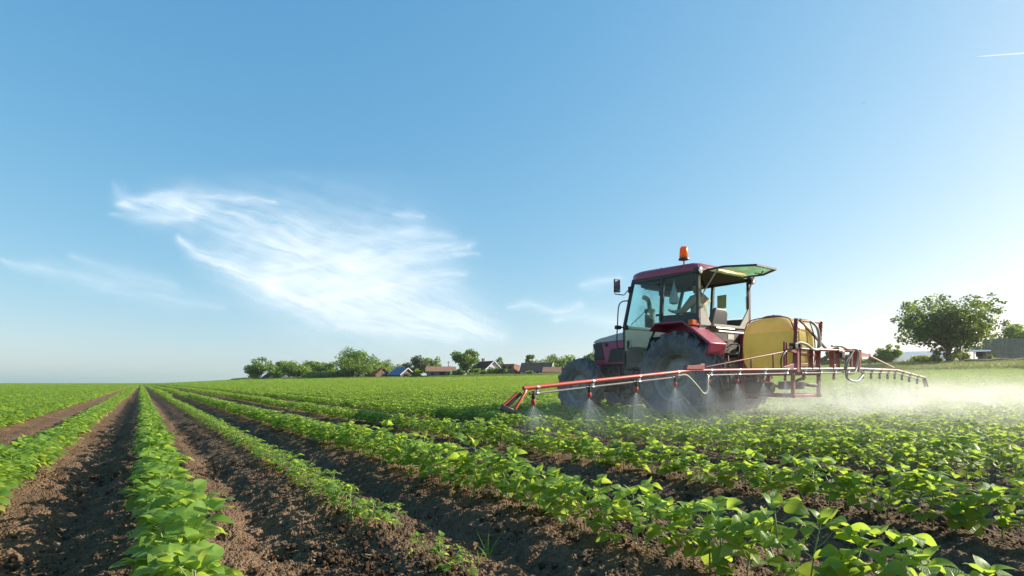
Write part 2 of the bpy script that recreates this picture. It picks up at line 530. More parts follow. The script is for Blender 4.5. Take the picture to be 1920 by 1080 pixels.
#@@GROUND
# ------------------------------------------------------------------ the ground: one sheet, fine near the lens, reaching the horizon
def build_ground():
    rs = [.05]
    while rs[-1] < 9000:
        r = rs[-1]
        k = .25 if r < .8 else (.0062 if r < 12 else (.02 if r < 60 else (.06 if r < 400 else .25)))
        rs.append(r * (1 + k))
    rs = np.array(rs)
    fine = np.linspace(-R(52), R(52), 760)
    coarse = np.concatenate([np.linspace(R(52), R(180), 60)[1:], np.linspace(-R(180), -R(52), 60)[1:-1]])
    az = np.concatenate([fine, coarse])
    A, RR = np.meshgrid(az, rs)
    X = RR * np.sin(A); Y = RR * np.cos(A)
    w = CA_ * X - SA_ * Y; s = SA_ * X + CA_ * Y
    z = ground(X, Y)
    near = 1 - sstep(9, 22, RR)
    inrow = np.exp(-(np.min(np.abs(w[..., None] - np.array(ROWS)), axis=-1) / .14) ** 2)
    wx = w + .05 * (fbm(w * 6, s * 6, 71, 2) - .5); sx = s + .05 * (fbm(w * 6, s * 6, 77, 2) - .5)
    d = .075 * (fbm(w * 1.6, s * 1.2, 3, 3) - .5)
    d += .050 * (fbm(w * 6, s * 6, 21, 3) - .5)
    for fq, amp, sd in ((7.0, .030, 31), (15.0, .020, 41), (34.0, .012, 51)):
        c = cells(wx * fq, sx * fq, sd)
        mask = sstep(.35, .65, fbm(w * 3.1, s * 3.1, sd + 3, 2))
        d += amp * np.clip(1 - c * 1.25, 0, 1) ** .6 * (.35 + .65 * mask)
    d += .020 * (fbm(w * 55, s * 55, 61, 3, .6) - .5)
    d *= (1 - .35 * inrow)
    z = z + d * near
    nr, na = X.shape
    idx = np.arange(nr * na).reshape(nr, na)
    a = idx[:-1, :]; b = idx[1:, :]
    F = np.stack([a, b, np.roll(b, -1, 1), np.roll(a, -1, 1)], -1).reshape(-1, 4)
    o = mesh_np('ground', np.stack([X, Y, z], -1).reshape(-1, 3), F, M['soil'])
    tag(o, 'bare brown ploughed soil of the field between the crop rows', 'soil', kind='structure')
build_ground()

#@@CROP
# ------------------------------------------------------------------ soybean plants
def leaf_tpl(nl, nw):
    t = np.linspace(0, 1, nl + 1); v = np.linspace(-1, 1, nw + 1)
    T, Vv = np.meshgrid(t, v, indexing='ij')
    W = .36 * np.sin(np.pi * np.clip(T, 0, 1) ** .72) ** .85
    W = np.where(T >= .999, 0.0, W) + .012
    x = Vv * W; y = T.copy()
    uv = np.stack([Vv, T], -1).reshape(-1, 2)
    idx = np.arange((nl + 1) * (nw + 1)).reshape(nl + 1, nw + 1)
    F = np.stack([idx[:-1, :-1], idx[:-1, 1:], idx[1:, 1:], idx[1:, :-1]], -1).reshape(-1, 4)
    return x.ravel(), y.ravel(), Vv.ravel(), T.ravel(), F, uv
TPL = {k: leaf_tpl(*k) for k in ((8, 6), (4, 4), (2, 2))}
class LeafSet:
    def __init__(s, lod):
        s.t = TPL[lod]; s.V = []; s.F = []; s.T = []; s.U = []; s.n = 0
    def leaf(s, p, d, nrm, L, rng, tint):
        x, y, vv, tt, F, uv = s.t
        d = d / np.linalg.norm(d)
        sd = np.cross(d, nrm); sd /= (np.linalg.norm(sd) + 1e-9)
        up = np.cross(sd, d)
        fold = rng.uniform(-.05, .35); curl = rng.uniform(.05, .75); wav = rng.uniform(0, .05); ph = rng.uniform(0, 6)
        zz = fold * np.abs(x) - curl * .45 * y ** 2 + .10 * np.sin(tt * 3.1) + wav * np.sin(tt * 9 + ph) * vv ** 2
        yy = y * (1 - .12 * curl * y)
        P = p + L * (np.outer(x, sd) + np.outer(yy, d) + np.outer(zz, up))
        s.V.append(P); s.F.append(F + s.n); s.T.append(np.full(len(P), tint)); s.U.append(uv); s.n += len(P)
    def obj(s, name, mat, parent=None, link=True):
        return mesh_np(name, np.concatenate(s.V), np.concatenate(s.F), mat, parent, True, np.concatenate(s.T), np.concatenate(s.U), link)
def grow(ls, stem, rng, base, h, spread, nodes, L0, tri=True):
    """one soybean plant: stem, alternate petioles, three leaflets each"""
    base = np.array(base, float)
    lean = rng.normal(0, .10, 2)
    def at(t):
        return base + np.array([lean[0] * h * t * t, lean[1] * h * t * t, h * t])
    if stem is not None:
        stem.tube([at(t) for t in (0, .35, .7, 1)], [.0036, .0032, .0027, .0018], 5)
    a = rng.uniform(0, 6.28)
    for k in range(nodes):
        t = .16 + .84 * (k + .5) / nodes
        a += math.pi + rng.normal(0, .75)
        p = at(t)
        out = np.array([math.cos(a), math.sin(a), 0])
        rise = rng.uniform(.35, 1.1) * (.5 + .8 * t)
        pl = spread * rng.uniform(.55, 1.1) * (1.1 - .5 * t)
        q = p + pl * (out + np.array([0, 0, rise])) / math.sqrt(1 + rise ** 2)
        if stem is not None:
            m = (p + q) / 2 + np.array([0, 0, -.006])
            stem.tube([p, m, q], [.0018, .0015, .0012], 4, False)
        L = L0 * rng.uniform(.7, 1.15) * (1.12 - .35 * t)
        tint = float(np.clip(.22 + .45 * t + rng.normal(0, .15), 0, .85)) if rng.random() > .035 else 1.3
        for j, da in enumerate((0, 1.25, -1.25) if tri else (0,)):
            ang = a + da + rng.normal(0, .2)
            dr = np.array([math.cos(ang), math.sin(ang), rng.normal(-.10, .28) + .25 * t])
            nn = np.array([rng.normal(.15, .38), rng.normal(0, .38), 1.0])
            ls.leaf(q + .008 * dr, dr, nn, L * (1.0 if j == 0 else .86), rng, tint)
    # young upright leaflets at the tip
    p = at(1.0)
    for j in range(3):
        ang = a + 2.1 * j + rng.normal(0, .3)
        dr = np.array([math.cos(ang), math.sin(ang), rng.uniform(.5, 1.7)])
        ls.leaf(p, dr, np.array([-math.cos(ang) * .8, -math.sin(ang) * .8, .9]), L0 * rng.uniform(.5, .8), rng, .9)

TPLCOL = bpy.data.collections.new('plant_templates')     # never linked to the scene: only a source for scattering
def merge_template(name, ls, stem, lod_mat):
    o = ls.obj(name, M[lod_mat], None, False)
    if stem is not None and stem.v:
        n = len(o.data.vertices)
        bm = bmesh.new(); bm.from_mesh(o.data)
        vs = [bm.verts.new(v) for v in stem.v]
        for f in stem.f:
            try:
                fc = bm.faces.new([vs[i] for i in f]); fc.material_index = 1; fc.smooth = True
            except ValueError:
                pass
        bm.to_mesh(o.data); bm.free()
        o.data.materials.append(M['stem'])
    return o
NEARV, SMALLV = [], []
def near_variant(i, small=False):
    rng = np.random.default_rng(100 + i)
    ls = LeafSet((8, 6)); st = MB()
    if small:
        grow(ls, st, rng, (0, 0, 0), rng.uniform(.13, .17), .065, 6, .060)
    else:
        grow(ls, st, rng, (0, 0, 0), rng.uniform(.19, .25), rng.uniform(.075, .105), int(rng.integers(7, 10)), .097)
    fo = ls.obj('foliage', M['soy'], None, False)
    me = bpy.data.meshes.new('stem')
    me.from_pydata(st.v, [], st.f)
    me.polygons.foreach_set('use_smooth', [True] * len(me.polygons))
    me.materials.append(M['stem'])
    return fo.data, me
for i in range(14): NEARV.append(near_variant(i))
for i in range(5): SMALLV.append(near_variant(50 + i, True))

class Scatter:
    def __init__(s, name): s.name = name; s.col = bpy.data.collections.new(name + '_source'); s.P = []; s.Rz = []; s.S = []; s.I = []; s.k = 0
    def source(s, o):
        o.name = '%s_%03d' % (s.name, s.k); s.col.objects.link(o); s.k += 1
    def put(s, P, Rz, S, I):
        s.P.append(P); s.Rz.append(Rz); s.S.append(S); s.I.append(I)
    def finish(s, name, label, cat):
        P = np.concatenate(s.P).astype(np.float32); n = len(P)
        me = bpy.data.meshes.new(name)
        me.vertices.add(n); me.vertices.foreach_set('co', P.ravel())
        rot = np.zeros((n, 3), np.float32)
        rz = np.concatenate(s.Rz)
        if rz.ndim == 1: rot[:, 2] = rz
        else: rot[:] = rz
        a = me.attributes.new('rot', 'FLOAT_VECTOR', 'POINT'); a.data.foreach_set('vector', rot.ravel())
        a = me.attributes.new('siz', 'FLOAT_VECTOR', 'POINT'); a.data.foreach_set('vector', np.concatenate(s.S).astype(np.float32).ravel())
        a = me.attributes.new('idx', 'INT', 'POINT'); a.data.foreach_set('value', np.concatenate(s.I).astype(np.int32))
        me.update()
        o = bpy.data.objects.new(name, me); COL.objects.link(o)
        ng = bpy.data.node_groups.new(name, 'GeometryNodeTree')
        ng.interface.new_socket('Geometry', in_out='INPUT', socket_type='NodeSocketGeometry')
        ng.interface.new_socket('Geometry', in_out='OUTPUT', socket_type='NodeSocketGeometry')
        gi = ng.nodes.new('NodeGroupInput'); go = ng.nodes.new('NodeGroupOutput')
        ci = ng.nodes.new('GeometryNodeCollectionInfo')
        ci.inputs['Collection'].default_value = s.col
        ci.inputs['Separate Children'].default_value = True
        ci.inputs['Reset Children'].default_value = True
        ip = ng.nodes.new('GeometryNodeInstanceOnPoints')
        ip.inputs['Pick Instance'].default_value = True
        def attr(nm, t):
            q = ng.nodes.new('GeometryNodeInputNamedAttribute'); q.data_type = t; q.inputs[0].default_value = nm
            return q.outputs[0]
        er = ng.nodes.new('FunctionNodeEulerToRotation')
        L = ng.links.new
        L(gi.outputs[0], ip.inputs['Points']); L(ci.outputs[0], ip.inputs['Instance'])
        L(attr('idx', 'INT'), ip.inputs['Instance Index'])
        L(attr('rot', 'FLOAT_VECTOR'), er.inputs[0]); L(er.outputs[0], ip.inputs['Rotation'])
        L(attr('siz', 'FLOAT_VECTOR'), ip.inputs['Scale'])
        L(ip.outputs[0], go.inputs[0])
        md = o.modifiers.new('scatter', 'NODES'); md.node_group = ng
        tag(o, label, cat, kind='stuff')
        print(name, n)
        return o

def field_end(X, Y):
    """distance factor past which the verge, the wall or the village replaces the crop"""
    px = 960 + 1000 * X / np.maximum(Y, .1)
    yv = np.interp(px, VX_X, VX_D)
    lim = np.where(px < 440, 420, yv * np.interp(px, [440, 1000, 1500, 1700, 1920], [.93, .90, .84, .80, .80]))
    return Y < lim

def build_crop():
    rng = np.random.default_rng(5)
    pts = []                                        # w, s, row index, small
    for ri, w0 in enumerate(ALLROWS):
        if abs(w0) > 45: continue
        s = -6 + rng.uniform(0, .1); small = abs(w0 - .88) < .02
        while s < 46:
            pts.append((w0 + rng.normal(0, .022), s, ri, small))
            s += (rng.uniform(.05, .095) if w0 < 1.5 else rng.uniform(.06, .115)) if not small else rng.uniform(.075, .12)
    pts = np.array(pts, float)
    w, s = pts[:, 0], pts[:, 1]
    X = CA_ * w + SA_ * s; Y = -SA_ * w + CA_ * s
    d = np.hypot(X, Y)
    px = 960 + 1000 * X / np.maximum(Y, .05)
    py = 718 + 1000 * (EYE - .1) / np.maximum(Y, .05)
    vis = (Y > .55) & (px > -330) & (px < 2250) & (d < 26) & (d > .95) & field_end(X, Y)
    # the weak row thins out towards the camera
    small = pts[:, 3] > .5
    vis &= ~(small & (py > 966))
    # soil is bare under the tyres' own track; the tractor stands over its rows
    la = s - TR_S; lb = w - TR_W
    under = (np.abs(np.abs(lb) - .72) < .27) & (np.abs(la) < .55) | (np.abs(np.abs(lb) - .71) < .22) & (np.abs(la - 2.62) < .45)
    vis &= ~under
    pts = pts[vis]; X = X[vis]; Y = Y[vis]; d = d[vis]; px = px[vis]; py = py[vis]; small = small[vis]
    on = (px > -60) & (px < 1980) & (py < 1180)
    rank = np.where(on, d, 1e6 + d)
    order = np.argsort(rank)
    ind = order[:285]
    rest = np.setdiff1d(np.arange(len(pts)), ind)
    return pts, X, Y, d, px, py, small, ind, rest
TR_W, TR_S = 8.62, 6.124

ROWNAME = {-1.70: 'second row from the left', -0.69: 'row at the left edge', 0.10: 'dense row at the bottom left',
           0.88: 'thin stunted row left of the middle', 1.68: 'long row to the lower right corner', 3.05: 'row behind the lower right one',
           4.50: 'third row back on the right', 5.45: 'fourth row back on the right'}
ORD = ['nearest', 'second', 'third', 'fourth', 'fifth', 'sixth']
def build_individuals(pts, X, Y, d, px, py, small, ind):
    rng = np.random.default_rng(9)
    byrow = {}
    for i in ind:
        byrow.setdefault(int(pts[i, 2]), []).append(i)
    for ri, lst in byrow.items():
        nm = ROWNAME.get(min(ROWS, key=lambda q: abs(q - ALLROWS[ri])), 'rows at the side') if min(abs(q - ALLROWS[ri]) for q in ROWS) < .05 else 'rows farther left'
        lst.sort(key=lambda i: d[i])
        seen = 0
        for i in lst:
            fo, st = (SMALLV if small[i] else NEARV)[int(rng.integers(0, 5 if small[i] else 14))]
            z = gz(X[i], Y[i])
            t = empty('soybean_plant', (X[i], Y[i], z - .004), rng.uniform(0, 6.28))
            k = rng.uniform(.80, 1.08)
            zk = 1.12 if 1.5 < pts[i, 0] < 1.9 else 1.0
            t.scale = (k, k, k * zk * rng.uniform(.80, 1.04))
            f = bpy.data.objects.new('foliage', fo); COL.objects.link(f); f.parent = t
            q = bpy.data.objects.new('stem', st); COL.objects.link(q); q.parent = t
            inframe = 0 < px[i] < 1920 and py[i] < 1085
            adj = 'small' if small[i] else 'leafy'
            if inframe and seen < 5:
                lab = '%s soybean plant, %s in the %s' % (adj, (ORD[seen] + ' nearest') if seen else 'nearest', nm); seen += 1
            else:
                lab = '%s soybean plant up the %s' % (adj, nm)
            tag(t, lab, 'soybean plant', 'soybean plants of the ' + nm)
    # the last lone seedlings of the weak row
    for x, y, k, lab in ((740, 1008, .85, 'small seedling at the near end of the thin row'), (783, 1058, .5, 'tiny lone seedling in front of the thin row'),
                         (826, 1084, .7, 'lone seedling at the bottom edge left of centre'), (868, 1086, .55, 'small seedling at the bottom edge right of its twin')):
        yy = 1000 * (EYE + .0) / (y - 718); xx = (x - 960) / 1000 * yy
        t = empty('soybean_plant', (xx, yy, gz(xx, yy)), rng.uniform(0, 6.28)); t.scale = (k, k, k)
        fo, st = SMALLV[int(rng.integers(0, 5))]
        f = bpy.data.objects.new('foliage', fo); COL.objects.link(f); f.parent = t
        q = bpy.data.objects.new('stem', st); COL.objects.link(q); q.parent = t
        tag(t, 'soybean ' + lab, 'soybean plant', 'soybean seedlings at the end of the thin row')
CP = build_crop()
build_individuals(*CP[:-1])

def build_stuff_crop():
    pts, X, Y, d, px, py, small, ind, rest = CP
    rng = np.random.default_rng(21)
    sc = Scatter('crop')
    # single plants, medium detail
    nA = 10
    for i in range(nA):
        r2 = np.random.default_rng(300 + i); ls = LeafSet((4, 4)); st = MB()
        grow(ls, st, r2, (0, 0, 0), r2.uniform(.19, .25), r2.uniform(.075, .105), int(r2.integers(7, 10)), .096)
        sc.source(merge_template('p', ls, st, 'soy'))
    nS = 3
    for i in range(nS):
        r2 = np.random.default_rng(340 + i); ls = LeafSet((4, 4)); st = MB()
        grow(ls, st, r2, (0, 0, 0), r2.uniform(.13, .17), .065, 6, .060)
        sc.source(merge_template('p', ls, st, 'soy'))
    nB = 6                                          # one metre of row
    for i in range(nB):
        r2 = np.random.default_rng(400 + i); ls = LeafSet((2, 2))
        for k in range(11):
            grow(ls, None, r2, (r2.normal(0, .03), -.5 + (k + .5) / 11, 0), r2.uniform(.12, .27), .11, 5, .105)
        sc.source(merge_template('p', ls, None, 'soyfar'))
    nC = 4                                          # four metres of row
    for i in range(nC):
        r2 = np.random.default_rng(500 + i); ls = LeafSet((2, 2))
        for k in range(22):
            grow(ls, None, r2, (r2.normal(0, .04), -2 + 4 * (k + .5) / 22, 0), r2.uniform(.11, .28), .16, 4, .19)
        sc.source(merge_template('p', ls, None, 'soyfar'))
    n = len(rest)
    Xr, Yr = X[rest], Y[rest]
    k = rng.uniform(.80, 1.06, n)
    k = np.where(np.abs(pts[rest, 0] - 1.68) < .2, k * 1.04, k)
    I = np.where(small[rest], nA + rng.integers(0, nS, n), rng.integers(0, nA, n))
    sc.put(np.stack([Xr, Yr, ground(Xr, Yr) - .004], -1), rng.uniform(0, 6.28, n), np.stack([k, k, k * .88], -1), I)
    for (r0, r1, seg, i0, nn) in ((26, 78, 1.0, nA + nS, nB), (78, 420, 4.0, nA + nS + nB, nC)):
        for w0 in ALLROWS:
            s = np.arange(-360, 470, seg) + rng.uniform(0, seg)
            w = w0 + rng.normal(0, .03, len(s))
            Xs = CA_ * w + SA_ * s; Ys = -SA_ * w + CA_ * s
            dd = np.hypot(Xs, Ys)
            pxs = 960 + 1000 * Xs / np.maximum(Ys, .1)
            m = (Ys > 1) & (dd >= r0) & (dd < r1) & (pxs > -180) & (pxs < 2150) & field_end(Xs, Ys)
            if not m.any(): continue
            Xs, Ys = Xs[m], Ys[m]; q = len(Xs)
            kz = rng.uniform(.75, .98, q)
            sc.put(np.stack([Xs, Ys, ground(Xs, Ys)], -1), YAW + math.pi * rng.integers(0, 2, q), np.stack([np.ones(q), np.ones(q), kz], -1), i0 + rng.integers(0, nn, q))
    sc.finish('soybean_crop', 'green soybean crop in long rows filling the field to the village', 'crop')
build_stuff_crop()

# loose clods lying on the soil
def build_clods():
    rng = np.random.default_rng(33)
    sc = Scatter('clods')
    for i in range(6):
        bm = bmesh.new(); bmesh.ops.create_icosphere(bm, subdivisions=2, radius=1)
        r2 = random.Random(i)
        offs = [(Vector((r2.uniform(-1, 1), r2.uniform(-1, 1), r2.uniform(-1, 1))).normalized(), r2.uniform(.2, .55)) for _ in range(7)]
        for v in bm.verts:
            n = v.co.normalized(); q = 1.0
            for dd, am in offs: q -= am * max(0, n.dot(dd) - .55)
            v.co = n * (q * (1 + r2.uniform(-.07, .07))); v.co.z *= .75
        me = bpy.data.meshes.new('clod'); bm.to_mesh(me); bm.free(); me.materials.append(M['soil'])
        sc.source(bpy.data.objects.new('clod', me))
    n = 60000
    d = 1.2 + 9.5 * rng.random(n) ** 1.5; a = rng.uniform(-R(50), R(50), n)
    X = d * np.sin(a); Y = d * np.cos(a)
    w = CA_ * X - SA_ * Y; s = SA_ * X + CA_ * Y
    dens = fbm(w * 1.5, s * 1.5, 90, 3)
    keep = rng.random(n) < np.clip((dens - .3) * 3, .1, 1)
    X, Y = X[keep], Y[keep]; n = len(X)
    sz = .003 + .013 * rng.random(n) ** 5 + .004 * rng.random(n)
    sc.put(np.stack([X, Y, ground(X, Y) + rng.uniform(-.005, .02, n)], -1), rng.uniform(0, 6.28, (n, 3)), np.stack([sz, sz, sz], -1), rng.integers(0, 6, n))
    sc.finish('soil_clods', 'loose crumbs and clods of brown earth lying on the ploughed soil', 'clods')
build_clods()

# straw bits and pale stones left on the soil
def build_litter():
    rng = np.random.default_rng(35)
    sc = Scatter('litter')
    st = coat('dry_straw', (.42, .34, .20), .8, amount=.3); pe = coat('pale_stone', (.36, .32, .27), .8, amount=.4)
    for i in range(4):
        m = MB(); k = 5; b = rng.normal(0, .12, k)
        m.tube([(-1 + 2 * j / (k - 1), b[j], .05 * abs(b[j])) for j in range(k)], .045, 5)
        me = bpy.data.meshes.new('straw'); me.from_pydata([tuple(v) for v in m.v], [], m.f); me.materials.append(st); sc.source(bpy.data.objects.new('straw', me))
    for i in range(2):
        bm = bmesh.new(); bmesh.ops.create_icosphere(bm, subdivisions=2, radius=.35)
        for v in bm.verts: v.co.z *= .6; v.co *= 1 + random.uniform(-.12, .12)
        me = bpy.data.meshes.new('stone'); bm.to_mesh(me); bm.free(); me.materials.append(pe); sc.source(bpy.data.objects.new('stone', me))
    n = 1500
    d = 1.3 + 8 * rng.random(n) ** 1.3; a = rng.uniform(-R(48), R(48), n)
    X = d * np.sin(a); Y = d * np.cos(a)
    I = np.where(rng.random(n) < .72, rng.integers(0, 4, n), rng.integers(4, 6, n))
    sz = np.where(I < 4, rng.uniform(.008, .03, n), rng.uniform(.006, .022, n))
    rot = np.stack([rng.normal(0, .2, n), rng.normal(0, .25, n), rng.uniform(0, 6.28, n)], -1)
    sc.put(np.stack([X, Y, ground(X, Y) + rng.uniform(.0, .02, n)], -1), rot, np.stack([sz, sz, sz], -1), I)
    sc.finish('straw_litter', 'scattered bits of pale straw and small stones on the brown soil', 'litter')
build_litter()

# grassy weeds between the rows
def build_weeds():
    rng = np.random.default_rng(44)
    vars_ = []
    for i in range(4):
        V = []; F = []; T = []; n = 0
        for b in range(int(rng.integers(4, 8))):
            a = rng.uniform(0, 6.28); L = rng.uniform(.06, .15); lean = rng.uniform(.2, .9); k = 6
            sd = np.array([-math.sin(a), math.cos(a), 0]); o = np.array([math.cos(a), math.sin(a), 0])
            for j in range(k + 1):
                t = j / k; p = o * (lean * L * t ** 1.6) + np.array([0, 0, L * (t - .35 * lean * t * t)])
                wd = .0035 * (1 - t) ** .6 + .0003
                V += [p - sd * wd, p + sd * wd]; T += [.5, .5]
            for j in range(k): F.append((n + 2 * j, n + 2 * j + 1, n + 2 * j + 3, n + 2 * j + 2))
            n += 2 * (k + 1)
        o = mesh_np('grass_weed', V, F, M['weed'], tint=T, link=False); vars_.append(o.data)
    for j, (x, y, k, lab) in enumerate(((915, 1032, 1.15, 'tall grassy weed in the dark furrow at the bottom centre'), (898, 1050, .6, 'small grassy sprout beside the tall weed at the bottom centre'),
                            (770, 938, .8, 'thin grassy weed in the furrow above the lone seedlings'), (795, 975, .6, 'short grassy tuft on the shaded slope left of centre'),
                            (565, 838, 1.1, 'grassy weed tuft beside the thin row'), (530, 825, .9, 'spreading grassy weed left of the tuft beside the thin row'),
                            (590, 880, .8, 'fine grassy weed in the shade of the long row'), (195, 848, .9, 'pale grassy weed in the left furrow'),
                            (236, 950, .8, 'short grassy weed at the left foot of the dense row'), (230, 895, .6, 'low grassy weed by the dense row, farther back'),
                            (1460, 905, .8, 'grassy weed on the soil in front of the sprayed rows'))):
        yy = 1000 * EYE / (y - 718); xx = (x - 960) / 1000 * yy
        o = bpy.data.objects.new('grass_weed', vars_[j % 4]); COL.objects.link(o)
        o.location = (xx, yy, gz(xx, yy)); o.rotation_euler = (0, 0, rng.uniform(0, 6.28)); o.scale = (k, k, k)
        tag(o, lab, 'weed', 'grassy weeds between the rows')
build_weeds()

#@@TRACTOR
# ------------------------------------------------------------------ the tractor; local axes: x right, y forward, z up
TR = empty('tractor', WS(TR_W, TR_S, 0), YAW)
tag(TR, 'dark red farm tractor with glazed cab driving away over the crop rows', 'tractor')

def wheel(side, y, Rr, width, outer, rim_r, nlug, lug_h, dish):
    """tyre with chevron lugs, dished rim and bolted hub; side -1 left, 1 right"""
    zc = Rr - .025
    xo = side * outer; xi = side * (outer - width); xm = (xo + xi) / 2; hw = width / 2
    base = (xm, y, zc)
    prof = [(rim_r - .005, -hw * .72), (rim_r + .03, -hw * .80), (rim_r + (Rr - rim_r) * .45, -hw), (Rr - lug_h - .09, -hw * .97), (Rr - lug_h - .03, -hw * .84), (Rr - lug_h, -hw * .55),
            (Rr - lug_h + .006, 0), (Rr - lug_h, hw * .55), (Rr - lug_h - .03, hw * .84), (Rr - lug_h - .09, hw * .97), (rim_r + (Rr - rim_r) * .45, hw), (rim_r + .03, hw * .80), (rim_r - .005, hw * .72)]
    t = MB(); t.lathe(prof, (0, 0, 0), 'x', 56)
    for sd in (-1, 1):
        for k in range(nlug):
            th0 = 2 * math.pi * (k + (.5 if sd > 0 else 0)) / nlug
            rings = []
            m = 7
            for i in range(m):
                q = i / (m - 1)
                xx = sd * hw * (-.04 + 1.03 * q)
                th = th0 + (.36 * .8 / Rr) * (q ** .8)
                r0 = np.interp(q, [0, .55, .84, 1.0], [Rr - lug_h - .005, Rr - lug_h - .008, Rr - lug_h - .05, Rr - lug_h - .13])
                r1 = np.interp(q, [0, .6, .88, 1.0], [Rr - .004, Rr, Rr - .012, Rr - lug_h - .075])
                wd = (.030 + .012 * q) * (Rr / .82) ** .5
                ring = []
                for (rr, dw) in ((r0, -wd * 1.35), (r1, -wd), (r1, wd), (r0, wd * 1.35)):
                    a = th + dw / rr
                    ring.append((xx, rr * math.cos(a), rr * math.sin(a)))
                rings.append(ring)
            t.loft(rings)
    # the rim is the wheel part itself
    f = side
    rm = MB()
    e = hw * .74
    rp = [(rim_r + .022, f * e), (rim_r + .028, f * (e - .012)), (rim_r + .002, f * (e - .03)), (rim_r - .03, f * (e - .045)), (rim_r - .055, f * (e - .12)), (rim_r - .06, f * (e - dish)),
          (rim_r * .86, f * (e - dish - .01)), (rim_r * .72, f * (e - dish + .05)), (rim_r * .50, f * (e - dish + .075)), (rim_r * .44, f * (e - dish + .06)), (.001, f * (e - dish + .06))]
    rm.lathe(rp, (0, 0, 0), 'x', 48)
    rm.lathe([(rim_r + .022, -f * e), (rim_r - .03, -f * (e - .04)), (rim_r - .06, -f * (e - .12)), (rim_r - .06, f * (e - dish))], (0, 0, 0), 'x', 40)
    for k in range(8):                                   # rim-to-disc lugs
        a = 2 * math.pi * (k + .3) / 8
        rm.box((f * (e - dish - .0), (rim_r - .085) * math.cos(a), (rim_r - .085) * math.sin(a)), (.05, .07, .07), Matrix.Rotation(a, 3, 'X'))
    w = rm.build('wheel', 'rim', TR, loc=base)
    t.build('tyre', 'rubber', w, sharp=38)
    h = MB()
    hx = f * (e - dish + .06)
    h.lathe([(.001, hx + f * .11), (.055, hx + f * .11), (.075, hx + f * .085), (.085, hx + f * .03), (rim_r * .36, hx + f * .022), (rim_r * .38, hx)], (0, 0, 0), 'x', 28)
    for k in range(8):
        a = 2 * math.pi * k / 8
        h.lathe([(.001, hx + f * .042), (.014, hx + f * .042), (.016, hx + f * .01)], (0, rim_r * .30 * math.cos(a), rim_r * .30 * math.sin(a)), 'x', 6)
    h.build('hub', 'rim', w)
    return w
for sd in (-1, 1):
    wheel(sd, 0.0, .825, .46, .95, .44, 19, .045, .22)
    wheel(sd, 2.62, .635, .38, .90, .345, 17, .036, .16)

# engine hood: faceted nose, sloping top
hw = .40
def hood_ring(y, zt, zb, w):
    c = .05
    return [(-w, y, zb), (-w, y, zt - .13), (-w + .035, y, zt - c), (-w + .13, y, zt - .008), (0, y, zt + .018), (w - .13, y, zt - .008), (w - .035, y, zt - c), (w, y, zt - .13), (w, y, zb)]
hb = MB()
hb.loft([hood_ring(2.56, 1.60, 1.12, .36), hood_ring(2.53, 1.655, 1.10, .385), hood_ring(2.40, 1.70, 1.10, .40), hood_ring(2.0, 1.755, 1.10, .405), hood_ring(1.45, 1.80, 1.10, .41)])
hood = hb.build('engine_hood', 'red', TR, sharp=30)
sb = MB()                                                # silver band below the top edge on both sides
for sd in (-1, 1):
    x = sd * .412
    sb.prism([(2.52, 1.595), (2.46, 1.635), (2.30, 1.672), (2.0, 1.702), (1.47, 1.742), (1.47, 1.60), (2.52, 1.575)], x - sd * .02, x + sd * .004)
sb.build('hood_stripe', 'silver', hood, .003)
gb = MB()
for sd in (-1, 1):
    x = sd * .412
    gb.prism([(2.545, 1.56), (2.30, 1.56), (2.20, 1.20), (2.505, 1.20)], x - sd * .03, x + sd * .005)       # dark nose panel
    gb.prism([(2.02, 1.40), (1.97, 1.43), (1.47, 1.43), (1.47, 1.14), (2.09, 1.14)], x - sd * .02, x + sd * .006)     # dark louvred side
gb.prism([(-.33, 1.16), (.33, 1.16), (.34, 1.56), (-.34, 1.56)], 2.55, 2.575, 'y')
gb.build('grille', 'black', hood, .008)
lv = MB()
for sd in (-1, 1):
    for k in range(4):
        lv.bx(sd * .417, sd * .424, 1.50, 2.0 + .02 * k, 1.36 - .055 * k, 1.372 - .055 * k)
lv.build('louvre', 'dark', hood)
hl = MB()
for sd in (-1, 1):
    hl.bx(sd * .20, sd * .34, 2.572, 2.588, 1.32, 1.44)
    hl.bx(sd * .405, sd * .422, 2.49, 2.545, 1.33, 1.45)
hl.build('headlight', 'lampglass', hood, .006)
pl = MB(); pl.lathe([(.001, -.425), (.035, -.425), (.04, -.415)], (0, 2.14, 1.52), 'x', 16); pl.build('filler_cap', 'dark', hood)
nb = MB(); nb.bx(-.41, .41, 2.30, 2.56, 1.02, 1.115); nb.bx(-.36, .36, 2.56, 2.66, .92, 1.06)
nb.build('nose_bumper', 'red', TR, .012)

# chassis, engine, axles
ch = MB()
ch.bx(-.26, .26, 1.35, 2.45, .62, 1.12)
ch.bx(-.22, .22, -.35, 1.4, .55, 1.05)
ch.bx(-.34, .34, 1.5, 2.2, .80, 1.10)
ch.tube([(-.75, 0, .80), (.75, 0, .80)], .13, 16)
ch.bx(-.20, .20, -.55, -.2, .55, 1.2)
ch.tube([(-.62, 2.62, .60), (-.30, 2.62, .58), (.30, 2.62, .58), (.62, 2.62, .60)], [.10, .085, .085, .10], 12)
for sd in (-1, 1):
    ch.lathe([(.001, sd * .50), (.16, sd * .50), (.16, sd * .40), (.09, sd * .36)], (0, 2.62, .61), 'x', 20)
    ch.tube([(sd * .24, 2.2, .70), (sd * .36, 2.5, .62)], .035, 8)
ch.build('chassis', 'dark', TR, .015)
en = MB()
for k in range(5):
    en.tube([(-.36, 1.55 + .13 * k, .86), (-.36, 1.55 + .13 * k, 1.08)], .045, 10)
en.tube(spline([(-.38, 2.15, 1.05), (-.42, 1.9, .95), (-.40, 1.6, .98), (-.43, 1.4, .86)]), .022, 8)
